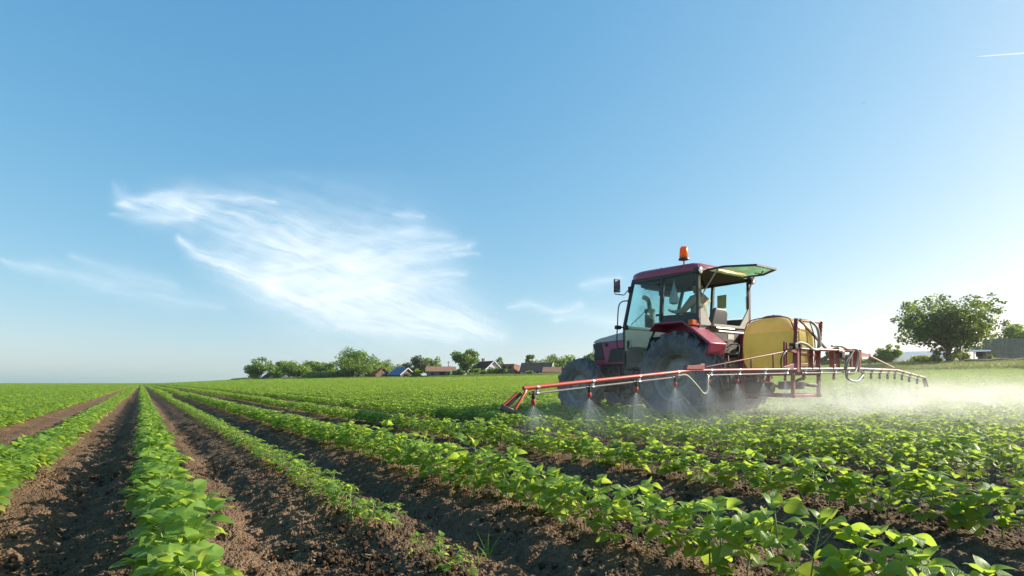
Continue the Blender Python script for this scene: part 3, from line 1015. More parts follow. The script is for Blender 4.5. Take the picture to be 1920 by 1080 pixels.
en.tube(spline([(-.36, 2.2, .84), (-.44, 1.95, .78), (-.40, 1.5, .74)]), .016, 8)
en.lathe([(.001, -.47), (.07, -.47), (.075, -.36)], (0, 1.72, .86), 'x', 18)
en.lathe([(.001, -.45), (.05, -.45), (.055, -.36)], (0, 2.02, .98), 'x', 18)
en.build('engine', 'dark', TR, .006)
ft = MB(); ft.bx(-.72, -.32, .80, 1.36, .58, .96)
ft.build('fuel_tank', 'black', TR, .04)
st = MB()
for z in (.46, .74):
    st.bx(-.88, -.62, 1.02, 1.36, z, z + .03)
st.beam((-.84, 1.36, .44), (-.80, 1.36, 1.0), .03, .05); st.beam((-.84, 1.02, .44), (-.80, 1.02, 1.0), .03, .05)
st.build('step', 'dark', TR, .006)

# cab
XC = .76
cab = MB()
def both(fn):
    for sd in (-1, 1): fn(sd)
for sd in (-1, 1):
    x = sd * XC
    cab.beam((x, 1.27, 1.00), (x, 1.275, 1.84), .05, .06); cab.beam((x, 1.275, 1.83), (x, 1.05, 2.66), .05, .06)       # front pillar
    cab.beam((x, .33, 2.66), (x, .375, 1.84), .05, .075)                                                             # middle pillar
    cab.beam((x, -.42, 2.64), (x, -.43, 1.80), .05, .07)                                                             # rear pillar
    cab.beam((x, 1.07, 2.66), (x, -.44, 2.645), .055, .09)                                                           # roof rail
    cab.prism([(.40, 1.935), (-.45, 1.90), (-.45, 1.74), (.40, 1.80)], x - .02, x + .02)                             # below the quarter window
    cab.tube(spline([(x, .37, 1.84), (x, .52, 1.68), (x, .66, 1.42), (x, .78, 1.12), (x, .92, 1.0)], 5), .024, 8)    # door edge following the tyre
    cab.beam((x, .90, 1.0), (x, 1.29, 1.0), .05, .05)
cab.beam((-XC, 1.05, 2.67), (XC, 1.05, 2.67), .07, .08); cab.beam((-XC, -.42, 2.66), (XC, -.42, 2.66), .06, .06)
cab.beam((-XC, 1.275, 1.80), (XC, 1.275, 1.80), .05, .06)
cab.bx(-.73, .73, .40, 1.28, .985, 1.03)
cab.bx(-.52, .52, -.40, .45, 1.20, 1.28)
cab.build('cab_frame', 'pillar', TR, .008)

gl = MB(); gl.prism([(1.255, 1.02), (1.255, 1.84), (1.045, 2.62), (.355, 2.62), (.40, 1.83), (.54, 1.66), (.68, 1.40), (.79, 1.12), (.92, 1.02)], -XC - .012, -XC - .006)
door = gl.build('door', 'glass', TR)
dh = MB(); dh.lathe([(.001, -.84), (.045, -.84), (.055, -.80), (.05, -.775)], (0, 1.20, 1.79), 'x', 16); dh.box((-.80, 1.15, 1.45), (.03, .05, .16)); dh.bx(-.80, -.77, .33, .47, 1.93, 1.97)
dh.bx(-.80, -.77, .33, .47, 2.52, 2.58)
dh.build('door_handle', 'black', door, .006)
gl = MB(); gl.prism([(1.255, 1.02), (1.255, 1.84), (1.045, 2.62), (.355, 2.62), (.40, 1.83), (.54, 1.66), (.68, 1.40), (.79, 1.12), (.92, 1.02)], XC + .006, XC + .012)
gl.build('door', 'glass', TR)
for sd in (-1, 1):
    gl = MB(); gl.prism([(.295, 2.60), (-.39, 2.60), (-.40, 1.935), (.335, 1.955)], sd * XC - .003, sd * XC + .003)
    gl.build('quarter_window', 'glass', TR)
gl = MB(); n_ = 10
gl.loft([[(-.74, 1.29, 1.82), (.74, 1.29, 1.82), (.74, 1.285, 1.82), (-.74, 1.285, 1.82)], [(-.74, 1.065, 2.62), (.74, 1.065, 2.62), (.74, 1.06, 2.62), (-.74, 1.06, 2.62)]])
gl.build('windscreen', 'glass', TR)
lw = MB(); lw.bx(-.73, .73, 1.26, 1.29, 1.0, 1.80); lw.build('firewall', 'black', TR)
co = MB(); co.bx(.66, .73, .42, 1.24, 1.03, 1.80); co.bx(.45, .66, -.38, .30, 1.28, 1.72); co.build('added_side_panel', coat('olive_panel', (.055, .07, .03), .6, dirt=(.11, .11, .06), amount=.4), TR, .02)  # added dark panel, blocks sky otherwise seen through the lower door
# grey gussets beside the open rear and the sill
gs = MB()
for sd in (-1, 1):
    gs.prism([(sd * .735, 2.10), (sd * .735, 1.70), (sd * .40, 1.70), (sd * .47, 1.78)], -.45, -.425, 'y')
gs.bx(-.42, .42, -.50, -.43, 1.69, 1.735)
gs.build('rear_gusset', 'greypanel', TR, .004)
rw = MB(); rw.bx(-.735, .735, -.43, -.40, 1.15, 1.69); rw.build('rear_wall', 'dark', TR)
rail = MB()
rail.tube([(-.40, -.56, 1.60), (.40, -.56, 1.60)], .022, 10); rail.tube([(-.42, -.54, 1.66), (.1, -.55, 1.66)], .016, 8); rail.bx(-.12, .06, -.575, -.56, 1.47, 1.56)
rail.build('rear_rail', 'metal', TR)

# roof: crowned red shell, brown lining below
def roof_ring(k, z, dz=0):
    pts = []
    for (x, y) in ((-.80, -.35), (-.80, .3), (-.80, .90), (-.73, 1.08), (-.55, 1.15), (0, 1.18), (.55, 1.15), (.73, 1.08), (.80, .90), (.80, .3), (.80, -.35), (.70, -.42), (0, -.435), (-.70, -.42)):
        pts.append((x * k, .32 + (y - .32) * k, z + .055 * (y + .4) / 1.5 * (1 if dz else 1) + (-.0)))
    return pts
rf = MB()
rf.loft([roof_ring(.96, 2.635), roof_ring(1.0, 2.64), roof_ring(1.005, 2.70), roof_ring(.985, 2.75), roof_ring(.93, 2.785), roof_ring(.80, 2.812), roof_ring(.55, 2.83), roof_ring(.25, 2.838)])
roof = rf.build('roof', 'red', TR, sharp=50)
ln = MB(); ln.loft([roof_ring(.955, 2.628), roof_ring(.955, 2.634)]); ln.build('headliner', 'liner', roof)
ey = MB(); ey.tube([(-.55 + .03 * math.cos(a), .55, 2.845 + .03 * math.sin(a)) for a in np.linspace(-.4, 3.6, 12)], .006, 6); ey.build('lifting_eye', 'dark', roof)

# open rear window hinged at the top
PT = [(-.56, -.46), (-.60, -.80), (-.30, -1.20), (.30, -1.20), (.60, -.80), (.56, -.46)]
def pz(a): return 2.66 + .02 * (a + .45) + .0
def panel(k, t0, t1):
    cx, cy = 0, -.82
    return [[(cx + (x - cx) * k, cy + (y - cy) * k, pz(y) + t) for x, y in PT] for t in (t0, t1)]
rg = MB(); rg.loft(panel(.97, 0, .006)); rear_win = rg.build('rear_window', 'glass_rear', TR)
fr = MB()
n = len(PT)
for i in range(n):
    p, q = PT[i], PT[(i + 1) % n]
    fr.beam((p[0], p[1], pz(p[1])), (q[0], q[1], pz(q[1])), .035, .03)
fr.tube([(.16, -1.06, pz(-1) - .02), (.16, -1.02, pz(-1) - .07), (-.02, -1.02, pz(-1) - .075)], .011, 8)
fr.build('window_frame', 'black', rear_win)
stt = MB()
for sd in (-1, 1):
    stt.tube([(sd * .55, -.66, 2.645), (sd * .64, -.45, 2.28)], .013, 8); stt.tube([(sd * .64, -.45, 2.28), (sd * .68, -.43, 2.08)], .008, 8)
stt.build('gas_strut', 'metal', TR)

# lamps, mirror, rail, beacon
for x, y, z in ((-.80, -.47, 2.62), (.74, -.50, 2.60)):
    wl = MB(); wl.lathe([(.001, .07), (.045, .06), (.062, .02), (.065, -.02), (.060, -.035)], (x, y, z), 'y', 20); wl.box((x, y + .03, z + .06), (.02, .03, .06))
    o = wl.build('work_lamp', 'black', TR)
    le = MB(); le.lathe([(.001, -.04), (.04, -.038), (.056, -.032)], (x, y, z), 'y', 20); le.build('lens', 'lampglass', o)
mm = MB(); mm.box((-.98, 1.27, 2.60), (.14, .035, .26), Matrix.Rotation(R(-12), 3, 'Z')); mir = mm.build('wing_mirror', 'black', TR, .012)
ms_ = MB(); ms_.box((-.985, 1.248, 2.60), (.115, .004, .23), Matrix.Rotation(R(-12), 3, 'Z')); ms_.build('mirror_glass', 'mirror', mir)
ma = MB(); ma.tube([(-.78, 1.12, 2.53), (-.82, 1.14, 2.50), (-.86, 1.20, 2.42), (-1.0, 1.30, 2.44), (-1.02, 1.31, 2.50), (-1.02, 1.30, 2.66)], .010, 8); ma.bx(-.80, -.76, 1.09, 1.15, 2.46, 2.58); ma.build('mirror_arm', 'black', mir)
hr = MB(); hr.tube(spline([(-.79, 1.16, 2.31), (-.84, 1.27, 2.30), (-.86, 1.34, 2.21), (-.86, 1.37, 1.9), (-.86, 1.38, 1.44), (-.80, 1.28, 1.37)], 5), .012, 8); hr.build('grab_rail', 'black', TR)
il = MB(); il.box((-.86, 1.36, 1.80), (.13, .07, .075)); il.box((-.80, 1.31, 1.80), (.08, .03, .03)); il.build('side_lamp', 'black', TR, .012)
bc = MB(); bx_, by_ = -.66, -.05
bc.lathe([(.001, .235), (.05, .232), (.068, .20), (.074, .09), (.078, .03), (.078, .02)], (bx_, by_, 2.90), 'z', 24)
bcn = bc.build('beacon', 'amber', TR)
bb = MB(); bb.lathe([(.001, .02), (.092, .02), (.095, 0), (.06, -.01), (.001, -.01)], (bx_, by_, 2.90), 'z', 24); bb.tube(spline([(bx_, by_, 2.90), (bx_, by_ - .005, 2.82), (bx_ - .06, by_ - .04, 2.74), (bx_ - .14, by_ - .06, 2.73)], 5), .012, 8)
bb.build('beacon_stem', 'black', bcn)
br = MB(); br.tube([(bx_, by_, 2.93), (bx_, by_, 3.06)], .022, 10); br.box((bx_, by_, 3.06), (.05, .03, .09)); br.build('bulb', 'dark', bcn)
ag = MB(); ag.tube([(bx_ + .0, by_, 2.925), (bx_, by_, 2.955)], .0745, 24); ag.build('beacon_band', 'tail', bcn)

# rear fenders
for sd in (-1, 1):
    prof = [(.50, 1.66), (.36, 1.79), (-.24, 1.775), (-.36, 1.70), (-.80, 1.36), (-.72, 1.16)]
    inn = [(.47, 1.64), (.345, 1.755), (-.23, 1.74), (-.335, 1.67), (-.755, 1.345), (-.69, 1.17)]
    xo, xi = sd * .96, sd * .50
    f = MB()
    f.prism(prof + inn[::-1], xo, xi)
    fd = f.build('fender', 'red', TR, .012)
    iw = MB(); iw.prism([(.50, 1.66), (.36, 1.76), (-.24, 1.74), (-.36, 1.66), (-.76, 1.32), (-.72, 1.10), (-.50, .95), (.40, 1.0)], sd * .50 - sd * .001, sd * .475); iw.build('fender_wall', 'red', fd)
    sk = MB(); sk.prism([(-.30, 1.735), (-.80, 1.355), (-.86, 1.20), (-.78, 1.13), (-.70, 1.15)], sd * .94, sd * .935); 
    tl = MB(); tl.bx(sd * .93, sd * .78, -.43, -.335, 1.69, 1.785); o = tl.build('rear_lamp', 'tail', fd, .01)
    tb = MB(); tb.bx(sd * .94, sd * .76, -.335, -.24, 1.70, 1.80); tb.build('lamp_housing', 'black', o, .01)

# seat, controls, air stack seen through the glass
se = MB()
se.loft([[(x * w, y, z) for x, w in ((-1, 1), (1, 1))] + [(w * 1, y2, z) for w in ()] for (y, z, w, y2) in ()]) if False else None
se.box((0, .02, 1.62), (.48, .48, .14))
seat = se.build('seat', 'seat', TR, .05, seg=3)
bk = MB()
bk.loft([[(-.21, -.20, 1.62), (.21, -.20, 1.62), (.21, -.29, 1.62), (-.21, -.29, 1.62)], [(-.24, -.23, 1.80), (.24, -.23, 1.80), (.24, -.33, 1.80), (-.24, -.33, 1.80)],
         [(-.22, -.27, 1.97), (.22, -.27, 1.97), (.22, -.36, 1.97), (-.22, -.36, 1.97)], [(-.15, -.29, 2.06), (.15, -.29, 2.06), (.15, -.36, 2.06), (-.15, -.36, 2.06)]])
bk.build('backrest', 'seat', seat, .04, seg=3)
sp_ = MB(); sp_.bx(-.16, .16, -.14, .18, 1.28, 1.56); sp_.build('seat_base', 'dark', seat, .02)
dc = MB(); dc.bx(-.22, .22, .86, 1.14, 1.03, 1.62); dc.tube([(0, .95, 1.6), (0, .72, 1.82)], .035, 10); dash = dc.build('dashboard', 'black', TR, .03)
sw = MB(); c0 = Vector((0, .68, 1.85)); ax = Vector((0, -.64, .77)); u0 = Vector((1, 0, 0)); v0 = ax.cross(u0)
sw.tube([c0 + (u0 * math.cos(a) + v0 * math.sin(a)) * .20 for a in np.linspace(0, 2 * math.pi, 33)], .014, 8, False)
for a in (.5, 2.6, 4.7): sw.tube([c0, c0 + (u0 * math.cos(a) + v0 * math.sin(a)) * .2], .012, 6)
sw.build('steering_wheel', 'black', dash)
lv_ = MB()
for x, y, z in ((.34, .35, 1.9), (.42, .2, 1.85), (-.35, .55, 1.72)): lv_.tube([(x, y, 1.3), (x, y + .05, z)], .009, 6); lv_.lathe([(.001, .04), (.022, .02), (.022, -.01), (.001, -.02)], (x, y + .05, z), 'z', 10)
lv_.build('lever', 'black', TR)
xs = MB(); xs.tube([(.30, 1.55, 1.72), (.30, 1.55, 2.24)], .105, 18); xs.tube([(.30, 1.55, 2.22), (.30, 1.55, 2.27)], .115, 18)
xs.tube(spline([(.30, 1.55, 2.26), (.30, 1.56, 2.40), (.30, 1.62, 2.50), (.30, 1.72, 2.55)], 5), .05, 14); xs.build('exhaust_stack', 'dark', TR)
im = MB(); im.bx(-.10, .28, .92, .98, 2.45, 2.56); im.tube([(-.5, 1.0, 2.55), (.5, 1.0, 2.55)], .012, 8); im.bx(-.55, .55, .75, 1.05, 2.575, 2.625); im.build('sun_visor', 'black', TR, .006)
wp = MB(); wp.tube([(-.55, 1.305, 1.86), (-.15, 1.19, 2.22)], .008, 6); wp.build('wiper', 'black', TR)
nt_ = MB(); nt_.bx(XC - .03, XC - .022, .02, .22, 2.16, 2.42); nt_.build('window_sticker', coat('pale_green_card', (.42, .52, .30), .7), TR)
cb = MB(); cb.loft([[(-.55 + .08 * math.cos(a) * k, .25 + .07 * math.sin(a) * k, z) for a in np.linspace(0, 2 * math.pi, 9)[:-1]] for z, k in ((2.15, .5), (2.17, 1.1), (2.25, 1.2), (2.35, .8), (2.5, .35), (2.6, .12))])
cb.build('hanging_bag', coat('pale_plastic_bag', (.45, .5, .52), .4), TR)
# hitch between tractor and sprayer
hi = MB()
for sd in (-1, 1):
    hi.tube([(sd * .30, -.15, .62), (sd * .42, -1.02, .58)], .03, 10); hi.tube([(sd * .25, -.42, 1.28), (sd * .33, -.72, 1.18)], .035, 10); hi.tube([(sd * .33, -.70, 1.18), (sd * .40, -.80, .62)], .018, 8)
hi.tube([(0, -.42, 1.15), (0, -1.0, 1.24)], .024, 10); hi.tube([(0, -.5, .72), (0, -1.05, .74)], .04, 12)
hi.bx(-.26, .26, -.52, -.40, .95, 1.42); hi.bx(-.36, .20, -.60, -.50, 1.18, 1.30)
hi.tube(spline([(-.2, -.45, 1.35), (-.34, -.62, 1.28), (-.30, -.7, 1.05), (-.1, -.62, .9)], 6), .014, 8); hi.tube(spline([(.1, -.45, 1.40), (.0, -.7, 1.36), (-.12, -.75, 1.1)], 6), .012, 8)
hi.lathe([(.001, -.72), (.05, -.72), (.055, -.60)], (.16, 0, 1.33), 'y', 14)
hi.build('hitch', 'dark', TR, .008)

#@@SPRAYER
# ------------------------------------------------------------------ mounted sprayer, hung on the hitch behind the tractor
SPR = empty('field_sprayer', WS(TR_W, TR_S - 1.4, 0), YAW)
tag(SPR, 'mounted crop sprayer with yellow tank and long red spray boom behind the tractor', 'sprayer')
def S(b, a, z): return (b, a + 1.4, z)                  # tractor-frame numbers into the sprayer's own frame
# tank
def srect(hx, hy, r, z, cx=0, cy=0, n=7):
    pts = []
    for (sx, sy, a0) in ((1, 1, 0), (-1, 1, 90), (-1, -1, 180), (1, -1, 270)):
        for k in range(n):
            a = R(a0 + 90 * k / (n - 1))
            pts.append((cx + sx * (hx - r) + r * math.cos(a), cy + sy * (hy - r) + r * math.sin(a), z))
    return pts
tk = MB(); cy = -1.405
rings = []
for z, kx, ky in ((0, .62, .66), (.03, .80, .82), (.07, .89, .90), (.13, .95, .955), (.22, .985, .985), (.38, 1.0, 1.0), (.50, .998, .992), (.60, .985, .968), (.68, .96, .925), (.745, .915, .855), (.795, .85, .76), (.83, .75, .63), (.85, .58, .45), (.858, .35, .25)):
    rings.append(srect(.46 * kx, .425 * ky, .20 * min(kx, ky), z))
tk.loft(rings)
for x in (-.13, .13):                                    # moulded ribs
    rr = []
    for z, ky in ((.03, .83), (.22, .975), (.38, 1.005), (.50, .99), (.60, .97), (.68, .93), (.745, .86)):
        rr.append([(x - .025, -.425 * ky - .012, z), (x + .025, -.425 * ky - .012, z), (x + .025, -.425 * ky + .03, z), (x - .025, -.425 * ky + .03, z)])
    tk.loft(rr)
tank = tk.build('tank', 'tank', SPR, sharp=60, loc=S(0, cy, .90))
ld = MB(); ld.lathe([(.001, .045), (.12, .042), (.165, .025), (.17, 0), (.16, -.04)], (-.05, .05, .862), 'z', 28); ld.lathe([(.001, .06), (.02, .06), (.022, .04)], (-.05, .05, .862), 'z', 10)
ld.build('lid', 'black', tank)
sp2 = MB()
sp2.tube(spline([(.30, -.43, .05), (.30, -.445, .4), (.30, -.40, .68), (.30, -.27, .84), (.30, .27, .84), (.30, .40, .68), (.30, .44, .3), (.30, .43, .05)], 6), .009, 8)
sp2.tube(spline([(-.30, -.43, .05), (-.30, -.445, .4), (-.30, -.40, .68), (-.30, -.27, .84), (-.30, .27, .84), (-.30, .40, .68), (-.30, .44, .3), (-.30, .43, .05)], 6), .009, 8)
sp2.build('strap', 'frame_red', tank)
# carrying frame
fm = MB()
for sd in (-1, 1):
    x = sd * .40
    fm.beam(S(x, -.98, .86), S(x, -1.86, .86), .06, .07)
    fm.beam(S(x, -1.03, .88), S(x, -1.03, .46), .05, .05)
    fm.beam(S(x, -1.86, .88), S(x, -1.86, .47), .05, .05)
    fm.beam(S(x, -1.0, .50), S(x, -1.90, .50), .04, .05)
    fm.beam(S(sd * .36, -1.86, .84), S(sd * .385, -1.90, 1.69), .058, .03)
fm.beam(S(-.40, -1.0, .875), S(.40, -1.0, .875), .05, .05); fm.beam(S(-.40, -1.84, .50), S(.40, -1.84, .50), .04, .045)
fm.beam(S(-.40, -1.90, 1.665), S(.40, -1.90, 1.665), .02, .03)
fm.beam(S(0, -1.0, .6), S(0, -1.0, 1.26), .07, .05)
fm.build('frame', 'frame_red', SPR, .006)
hol = MB()
for sd in (-1, 1):
    for k in range(11):
        z = .98 + .066 * k
        hol.lathe([(.001, -.021), (.013, -.021), (.013, -.015)], S(sd * (.36 + .025 * (z - .84) / .85), -1.864 - .04 * (z - .84) / .85 - .004, z), 'y', 10)
hol.build('mast_hole_disc', coat('painted_hole_light', (.75, .70, .62), .6), SPR)  # pale discs, their colour stands for light showing through the mast
dg = MB(); dg.beam(S(-.33, -1.93, 1.66), S(.50, -1.94, 1.24), .025, .03); dg.build('diagonal_stay', 'dark', SPR)
pm = MB(); pm.box(S(-.15, -1.10, .58), (.30, .26, .28)); pm.lathe([(.001, -.12), (.09, -.12), (.10, .12), (.001, .12)], S(-.15, -1.28, .62), 'y', 18); pm.box(S(-.18, -1.72, .66), (.5, .16, .12)); pm.tube([S(-.42, -1.78, .70), S(.24, -1.9, .66)], .03, 10)
pm.tube(spline([S(-.1, -1.3, .7), S(.0, -1.5, .62), S(-.1, -1.7, .7), S(.1, -1.8, .8)], 6), .025, 8)
pm.build('pump', 'dark', SPR, .02)

# boom: centre section and two arms
BA = -1.97
def boom_z(b):
    return float(np.interp(b, [-5.7, -3.05, -.6, .6, 1.5, 3.2, 4.6], [.640, .852, .905, .925, .945, .940, .805]))
cs = MB()
cs.tube([S(-.55, BA, boom_z(-.55)), S(1.50, BA, boom_z(1.5))], .024, 12)
cs.tube([S(-.46, BA, 1.215), S(1.40, BA, 1.245)], .023, 12)
for x, w in ((-.44, .085), (-.06, .075), (.16, .075), (.62, .075), (.84, .06)):
    cs.beam(S(x, BA + .01, .90), S(x, BA + .01, 1.23), w, .012)
for z in (.98, 1.14):
    cs.beam(S(-.44, BA + .012, z), S(.18, BA + .012, z), .012, .05); cs.beam(S(.60, BA + .012, z), S(.86, BA + .012, z), .012, .05)
cs.beam(S(1.28, BA, .94), S(1.28, BA, 1.24), .035, .035)
cs.beam(S(1.50, BA + .01, .90), S(1.56, BA + .01, 1.27), .11, .05)
cs.beam(S(-.50, BA, .86), S(-.50, BA, 1.24), .05, .06)
center = cs.build('boom_frame', 'frame_red', SPR, .005)
cl = MB(); cl.box(S(.90, BA - .02, 1.17), (.10, .06, .12)); cl.box(S(.80, BA - .01, 1.22), (.12, .07, .05)); cl.build('hydraulic_ram', 'black', center, .01)

la_ = MB()
Lp = [S(-5.58, BA, boom_z(-5.58)), S(-3.05, BA, boom_z(-3.05)), S(-.55, BA, boom_z(-.55))]
la_.tube([S(-5.60, BA, boom_z(-5.6)), S(-3.05, BA, boom_z(-3.05))], .021, 14)
left = la_.build('boom_arm', 'boom_red', SPR)
left['label'] = 'bright red drooping outer end of the boom'
lb_ = MB()
lb_.tube([S(-3.06, BA, boom_z(-3.05)), S(-.55, BA, boom_z(-.55))], .021, 14)
lb_.tube([S(-2.75, BA, .90), S(-.55, BA, 1.20)], .011, 8)
for b, zt in ((-1.72, 1.035), (-1.16, 1.11), (-.80, 1.30), (-.86, 1.31)):
    lb_.tube([S(b, BA, boom_z(b)), S(b, BA, zt)], .013 if b < -1 else .016, 8)
lb_.prism([(-3.16, .865), (-3.14, .915), (-2.90, .925), (-2.88, .94), (-2.80, .94), (-2.80, .87)], BA + 1.4 - .03, BA + 1.4 + .03, 'y')
lb_.prism([(-.62, .90), (-.95, .93), (-.62, .99)], BA + 1.4 - .02, BA + 1.4 + .02, 'y'); lb_.prism([(-.5, 1.14), (-.85, 1.18), (-.5, 1.25)], BA + 1.4 - .02, BA + 1.4 + .02, 'y')
left2 = lb_.build('boom_arm', 'frame_red', SPR, .004)
ra_ = MB()
ra_.tube([S(1.52, BA, boom_z(1.52)), S(3.2, BA, boom_z(3.2)), S(4.60, BA, boom_z(4.6))], [.023, .021, .018], 12)
ra_.tube([S(1.95, BA, 1.19), S(3.05, BA, .985)], .013, 8); ra_.prism([(1.55, 1.24), (1.98, 1.20), (1.95, 1.165), (1.55, 1.15)], BA + 1.4 - .02, BA + 1.4 + .02, 'y')
ra_.tube([S(2.0, BA, .94), S(2.0, BA, 1.22)], .017, 8); ra_.tube([S(2.62, BA, .94), S(2.62, BA, 1.02)], .012, 8)
ra_.prism([(1.55, .98), (1.55, .92), (1.95, .93)], BA + 1.4 - .015, BA + 1.4 + .015, 'y')
right = ra_.build('boom_arm', coat('pale_red', (.42, .17, .12), .5, dirt=(.40, .28, .2), amount=.6, scale=12), SPR)  # paler red than the rest of the boom
# folding guard at the left tip
tg = MB(); tg.tube([S(-5.57, BA, .63), S(-5.60, BA - .02, .60), S(-5.72, BA - .03, .45)], .015, 10); tg.tube([S(-5.66, BA + .02, .60), S(-5.84, BA + .02, .47)], .014, 10)
tip = tg.build('tip_guard', 'boom_red', SPR)
tg2 = MB(); tg2.beam(S(-5.86, BA, .475), S(-5.74, BA - .02, .43), .045, .05); tg2.tube([S(-5.62, BA + .01, .60), S(-5.80, BA + .01, .47)], .018, 8); tg2.build('guard_foot', 'black', tip, .015)
tg = MB(); tg.tube([S(4.58, BA, .80), S(4.66, BA, .72), S(4.68, BA - .02, .62)], .018, 8); tg.tube([S(4.50, BA, .78), S(4.60, BA, .62)], .018, 8); tg.build('tip_guard', 'black', SPR)

NOZ = [-5.48, -4.74, -4.02, -3.34, -2.68, -2.05, -1.42, -.83, -.30, .19, .67, 1.14, 1.72, 2.06, 2.42, 2.76, 3.08, 3.42, 3.78, 4.18]
PIPE_DZ = -.060
for i, b in enumerate(NOZ):
    par = left if b < -3.3 else (left2 if b < -.5 else (center if b < 1.5 else right))
    z = boom_z(b)
    x, y, _ = S(b, BA, 0)
    big = b < -.5
    cl = MB()                                            # zinc clamp holding the pipe under the tube
    cl.lathe([(.001, -.017), (.024, -.017), (.024, .017), (.001, .017)], (x + .05, y, z), 'x', 16)
    cl.box((x + .05, y, z - .034), (.022, .026, .05))
    cl.lathe([(.001, -.016), (.016, -.016), (.016, .016), (.001, .016)], (x + .05, y, z + PIPE_DZ), 'x', 14)
    nz = cl.build('nozzle', 'metal' if b < 1.5 else 'dark', par)
    bd = MB(); bd.tube([(x, y, z + PIPE_DZ + .022), (x, y, z + PIPE_DZ - .03)], .016, 12); bd.tube([(x, y, z + PIPE_DZ - .03), (x, y, z + PIPE_DZ - .062)], [.021, .015], 12); bd.tube([(x - .05, y, z + PIPE_DZ), (x + .05, y, z + PIPE_DZ)], .013, 10)
    # depth limit of three: body and cap are one sub-part; cap in red is a second material slot
    me_n = len(cl.v)
    o = nz
    bm = bmesh.new(); bm.from_mesh(o.data)
    def addmb(mb, slot):
        vs = [bm.verts.new(v) for v in mb.v]
        for f in mb.f:
            fc = bm.faces.new([vs[k] for k in f]); fc.material_index = slot; fc.smooth = True
    addmb(bd, 1)
    cp = MB(); cp.tube([(x, y, z + PIPE_DZ - .058), (x, y, z + PIPE_DZ - .072), (x, y, z + PIPE_DZ - .100), (x, y, z + PIPE_DZ - .112)], [.018, .022, .021, .012], 12); cp.box((x, y, z + PIPE_DZ - .078), (.052, .018, .018))
    addmb(cp, 2)
    bmesh.ops.recalc_face_normals(bm, faces=bm.faces)
    bm.to_mesh(o.data); bm.free()
    o.data.set_sharp_from_angle(angle=R(40))
    o.data.materials.append(M['black']); o.data.materials.append(M['boom_red'] if b < 1.5 else M['dark'])

def wet(par, b0, b1, r=.010):
    m = MB(); k = max(2, int(abs(b1 - b0) / .5) + 2)
    m.tube([S(b, BA, boom_z(b) + PIPE_DZ) for b in np.linspace(b0, b1, k)], r, 10); m.build('spray_pipe', 'pipe', par)
wet(left, -5.48, -3.34); wet(left2, -2.68, -.83); wet(center, -.30, 1.14); wet(right, 1.72, 4.18, .010)
# hoses
hs = MB()
hs.tube(spline([S(-3.30, BA - .01, .785), S(-3.16, BA - .03, .790), S(-2.98, BA - .05, .66), S(-2.86, BA - .05, .57), S(-2.78, BA - .05, .60), S(-2.74, BA - .03, .75), S(-2.68, BA, .80)], 8), .013, 10)
hs.build('hose_loop', 'palehose', left2)
hs = MB()
hs.tube(spline([S(-.72, BA - .02, 1.22), S(-.55, BA - .05, 1.30), S(-.35, BA - .07, 1.28), S(-.15, BA - .06, 1.22), S(.10, BA - .04, 1.23), S(.16, BA - .02, 1.32), S(.13, BA, 1.55), S(.05, BA + .06, 1.66), S(-.12, BA + .15, 1.70)], 8), .02, 10)
hs.build('supply_hose', 'palehose', SPR)
hs = MB()
hs.tube(spline([S(.60, BA, 1.30), S(.85, BA - .02, 1.31), S(1.10, BA - .02, 1.27), S(1.40, BA - .02, 1.28), S(1.50, BA - .03, 1.20), S(1.46, BA - .02, 1.0), S(1.34, BA - .03, .88), S(1.24, BA, .86)], 8), .018, 10)
hs.build('supply_hose', 'palehose', SPR)
hs = MB()
hs.tube(spline([S(-.62, BA, 1.22), S(-.86, BA - .02, 1.16), S(-.98, BA - .02, 1.04), S(-.93, BA, .90)], 8), .013, 8)
hs.tube(spline([S(1.30, BA - .02, 1.24), S(1.12, BA - .03, 1.08), S(1.02, BA - .03, .88), S(1.12, BA - .03, .76), S(1.42, BA - .03, .73), S(1.62, BA - .02, .80), S(1.72, BA, .84)], 8), .018, 8)
hs.tube(spline([S(1.24, BA - .02, 1.20), S(1.06, BA - .02, 1.06), S(1.0, BA - .02, .93)], 6), .014, 8)
hs.build('dark_hose', 'hose', SPR)
vv = MB(); vv.lathe([(.001, -.05), (.045, -.05), (.05, .03), (.001, .04)], S(-.66, BA - .03, 1.245), 'y', 16); vv.box(S(-.60, BA, 1.27), (.14, .06, .05)); vv.box(S(-.42, BA, 1.28), (.06, .05, .08))
vv.build('valve', 'black', SPR, .008)

